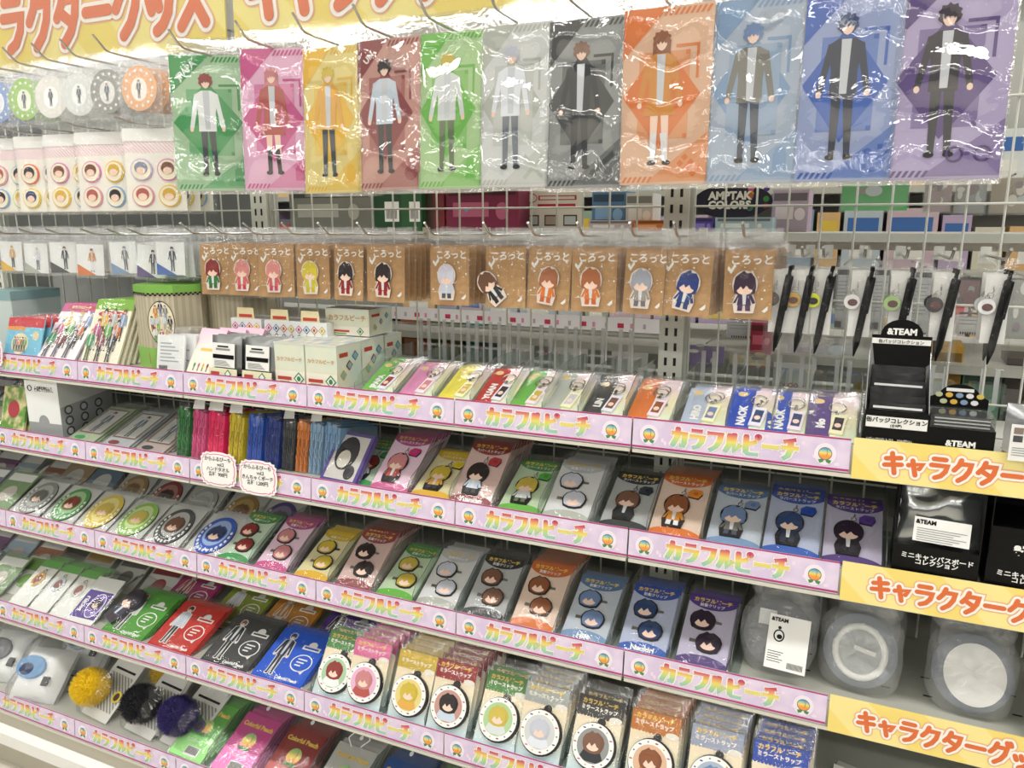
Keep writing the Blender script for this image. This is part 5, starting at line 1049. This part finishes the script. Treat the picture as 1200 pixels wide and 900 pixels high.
for j, (x, c, r_) in enumerate(((-.581, '#c8383c', .017), (-.527, '#5aa8d8', .025), (-.48, '#7cc0e0', .018), (-.452, '#e888b4', .022))):
    t = thing('small_plush', 'small round %s plush toy on the far shelf behind the grid' % ('red', 'blue', 'light blue', 'pink')[j], 'plush toy', (x, .26, 1.245), group='small plush toys on the far shelf'); C = mat(c, .9)
    def blob(mb, cx, cy, cz, a, b_, d): 
        vs = [(cx + a * math.sin(math.pi * i / 8) * math.cos(math.pi * k / 6), cy + b_ * math.sin(math.pi * i / 8) * math.sin(math.pi * k / 6), cz + d * math.cos(math.pi * i / 8)) for i in range(9) for k in range(12)]
        mb.add(vs, [[i * 12 + k, (i + 1) * 12 + k, (i + 1) * 12 + (k + 1) % 12, i * 12 + (k + 1) % 12] for i in range(8) for k in range(12)], C, True)
    b = MB(); blob(b, 0, 0, r_ * .8, r_ * .8, r_ * .7, r_ * .8); b.build('body', t); b = MB(); blob(b, 0, 0, r_ * 1.9, r_, r_ * .85, r_ * .8); b.build('head', t)
    for s in (-1, 1): b = MB(); blob(b, s * r_ * .7, 0, r_ * 2.5, r_ * .3, r_ * .25, r_ * .4); b.build('ear', t)
t = thing('notice_board', 'white notice board with red ribbon marks and framed pictures behind the grid', 'notice board', (-.349, .3, 1.245)); MB().box(-.075, .075, 0, .004, 0, .095, mat('#f1efec', .4)).build('board', t)
p = MB().rect(-.028, .062, .068, .078, -.0006, mat('#b8343c', .4)).rect(-.024, .058, .07, .076, -.001, mat('#f6e8e6', .4)).ell(-.048, .073, .018, .011, -.0006, mat('#c8606a', .4), 16).ell(-.048, .073, .016, .009, -.001, mat('#f6f0ee', .4), 16).rect(-.03, .06, .054, .06, -.0006, mat('#c83a48', .4))
p.build('red_print', t)
for q in range(3): MB().rect(-.058 + q * .045, -.026 + q * .045, .012, .036, -.0006, mat('#5a4438', .4)).rect(-.055 + q * .045, -.029 + q * .045, .015, .033, -.001, mat(('#c4ccd4', '#b8a8a0', '#d0d8e0')[q], .4)).build('framed_picture', t)
t = thing('hanging_sign', 'dark oval sign with white lettering hanging beyond the grid', 'sign', (.046, .3, 1.306)); MB().ellp(0, 0, .078, .034, 0, .004, mat('#1c1a30', .4), 28).build('panel', t)
put('lettering', text('AMPTAK\nCOLORS', .0215, WHITE, .05), t, (-.006, -.001, .004)); p = MB()
for q in range(9): p.ell(.045 + .02 * math.cos(q * 2.1), .004 + .02 * math.sin(q * 1.3), .006, .006, -.0006 - q * .00005, sprint(DC[q % 8]), 10)
p.build('colour_dots', t); MB().tube([(-.05, .002, .026), (-.05, .002, .2)], .001, WIRE, 5).tube([(.05, .002, .026), (.05, .002, .2)], .001, WIRE, 5).build('cords', t)
MILK = clear('milky_plastic', milk=.45, bump=0, rough=.15)
for j, x in enumerate((-.52, -.465, -.41, -.36, -.318, -.251, -.2, -.146, -.093, .06, .115, .17, .225, .28, .335, .42, .49)):
    t = thing('clear_pocket', 'milky plastic pocket low behind the grid, %s of its row from the far end' % ORD[j], 'pocket', (x, .03, .985), group='milky pockets on the far side')
    for s in (-1, 1): MB().box(s * .0095 - .0035, s * .0095 + .0035, 0, .004, 0, .085 if x < 0 else .055, MILK).build('strip', t)
    MB().box(-.024, .024, .004, .03, -.03, .03, PLATE).build('pouch', t)
for j, x in enumerate((-.225, -.103, -.34, .2, .4)):
    t = thing('insert_card', 'white insert card with a small red diamond flower mark in a far pocket', 'card', (x, .1, .955), group='white insert cards on the far side'); MB().box(-.036, .036, 0, .002, 0, .062, mat('#dcdedd', .5)).build('card', t)
    p = MB(); [star(p, .004 + q * .009, .022, .005, -.0006 - q * .0001, mat('#b84048', .5)) for q in range(-1, 2)]; [star(p, .004 + q * .009, .022, .003, -.001 - q * .0001, mat('#dcdedd', .5)) for q in range(-1, 2)]; p.build('flower_mark', t)
t = thing('yellow_strip', 'yellow strip with orange lettering on the far shelf under the last pens', 'shelf label', (.3, .3, .928)); MB().box(0, .24, 0, .002, 0, .024, YEL).build('card', t); put('lettering', text('キャラクターグッズ', .02, ORANGE, .03, 'LEFT'), t, (.02, -.001, .005))
t = thing('grey_partition', 'dark grey sheet behind the grid in the bay of acrylic stand bags', 'panel'); MB().box(-2.6, -1.0, .09, .1, .95, 1.42, mat('#696c6a', .5)).build('sheet', t); MB().box(-1.7, -1.3, .07, .09, 1.0, 1.13, mat('#a7aaa8', .5)).build('pale_panel', t)
# the next aisle: a second rack with rows of goods
t = thing('next_rack', 'pale grey rack in the next aisle with a row of shelves', 'rack', (0, 1.75, 0)); MB().box(-4, 2.4, 0, .03, 0, 1.9, mat('#a3a5a0', .5)).build('back', t)
for z in (.55, .85, 1.12, 1.38): MB().box(-4, 2.4, -.3, 0, z - .02, z, STEEL).build('shelf', t)
kk = 0
for z in (.85, 1.12, 1.38):
    x = -3.2
    while x < 1.8:
        w_ = rnd.uniform(.07, .16); h_ = rnd.uniform(.12, .22); c = rnd.choice(['#c9b2bc', '#b8c4cc', '#d6d2c0', '#8fa6b8', '#c48a8a', '#9ab09a', '#6a6670', '#d8dcdc', '#b7a4c4', '#d9b27c'])
        if z < 1 and x < -1.5: x += w_; continue
        t = thing('aisle_box', '%s box on a rack shelf in the next aisle' % {'#c9b2bc': 'dusty rose', '#b8c4cc': 'pale blue', '#d6d2c0': 'cream', '#8fa6b8': 'steel blue', '#c48a8a': 'faded red', '#9ab09a': 'sage', '#6a6670': 'dark grey', '#d8dcdc': 'white', '#b7a4c4': 'lilac', '#d9b27c': 'tan'}[c], 'box', (x + w_ / 2, 1.5, z), group='boxes in the next aisle')
        MB().box(-w_ / 2, w_ / 2, 0, .15, 0, h_, mat(c, .5)).build('box', t); MB().rect(-w_ * .4, w_ * .4, h_ * .6, h_ * .85, -.001, mat(rnd.choice(['#f0eeea', '#c2483c', '#3a6ab0', '#e0c04a']), .5)).rect(-w_ * .3, w_ * .3, h_ * .15, h_ * .45, -.001, mat('#e6e4de', .5)).build('print', t)
        x += w_ + .012
struct(MB().box(-7, 7, 5, 5.1, 0, 2.8, mat('#c9cac6', .7)).build('wall_back'))['label'] = 'pale grey far wall of the shop'
t = thing('paper_sheet', 'plain white paper sheet lying on the empty end of the fourth shelf', 'paper', (.36, -.17, RL[4][1] - BT + .001), (0, 0, R(-14))); MB().box(-.05, .05, -.04, .06, 0, .0012, WHITE).build('sheet', t); MB().box(-.05, .05, .03, .0305, .0012, .014, WHITE).build('folded_edge', t)
# bags filling the far ends of the shelves
FN = ['dull green', 'slate', 'cream', 'rust', 'pale blue', 'plum']; FC = ['#7f9a72', '#6f7880', '#d2c9ae', '#a06a50', '#a9bccb', '#7a5a80']
for k in (2, 3, 4):
    for j in range(6):
        x = -1.56 - .105 * (j % 3); dy = .0 + .11 * (j // 3)
        loc, rot = front(k, x, 60, dy, 4)
        t = thing('charm_bag', '%s card in a clear bag at the far end of the %s' % (FN[j], TN[k]), 'bag', loc, rot, 'bagged cards at the far shelf ends')
        MB().box(-.045, .045, -.001, .001, 0, .115, mat(FC[j], .45)).rect(-.04, .04, .085, .108, -.0014, PAPER).ell(0, .045, .022, .024, -.0014, mat('#c9c4ba', .5)).build('card', t)
        MB().pillow(-.049, .049, 0, .128, .007, BAG, 6, 7, .002, seed=j + k * 7).build('bag', t)
for j in range(3):
    loc, rot = front(3, -1.395 - .1 * j, 58, .115, 3)
    t = thing('charm_bag', '%s card in a bag behind the far coasters' % ('steel blue', 'sandy', 'charcoal')[j], 'bag', loc, rot, 'bagged cards behind the coasters')
    MB().box(-.045, .045, -.001, .001, 0, .115, mat(('#7088a0', '#bda684', '#55585c')[j], .45)).ell(0, .06, .026, .03, -.0014, PAPER).build('card', t); MB().pillow(-.049, .049, 0, .128, .007, BAG, 6, 7, .002, seed=j + 80).build('bag', t)
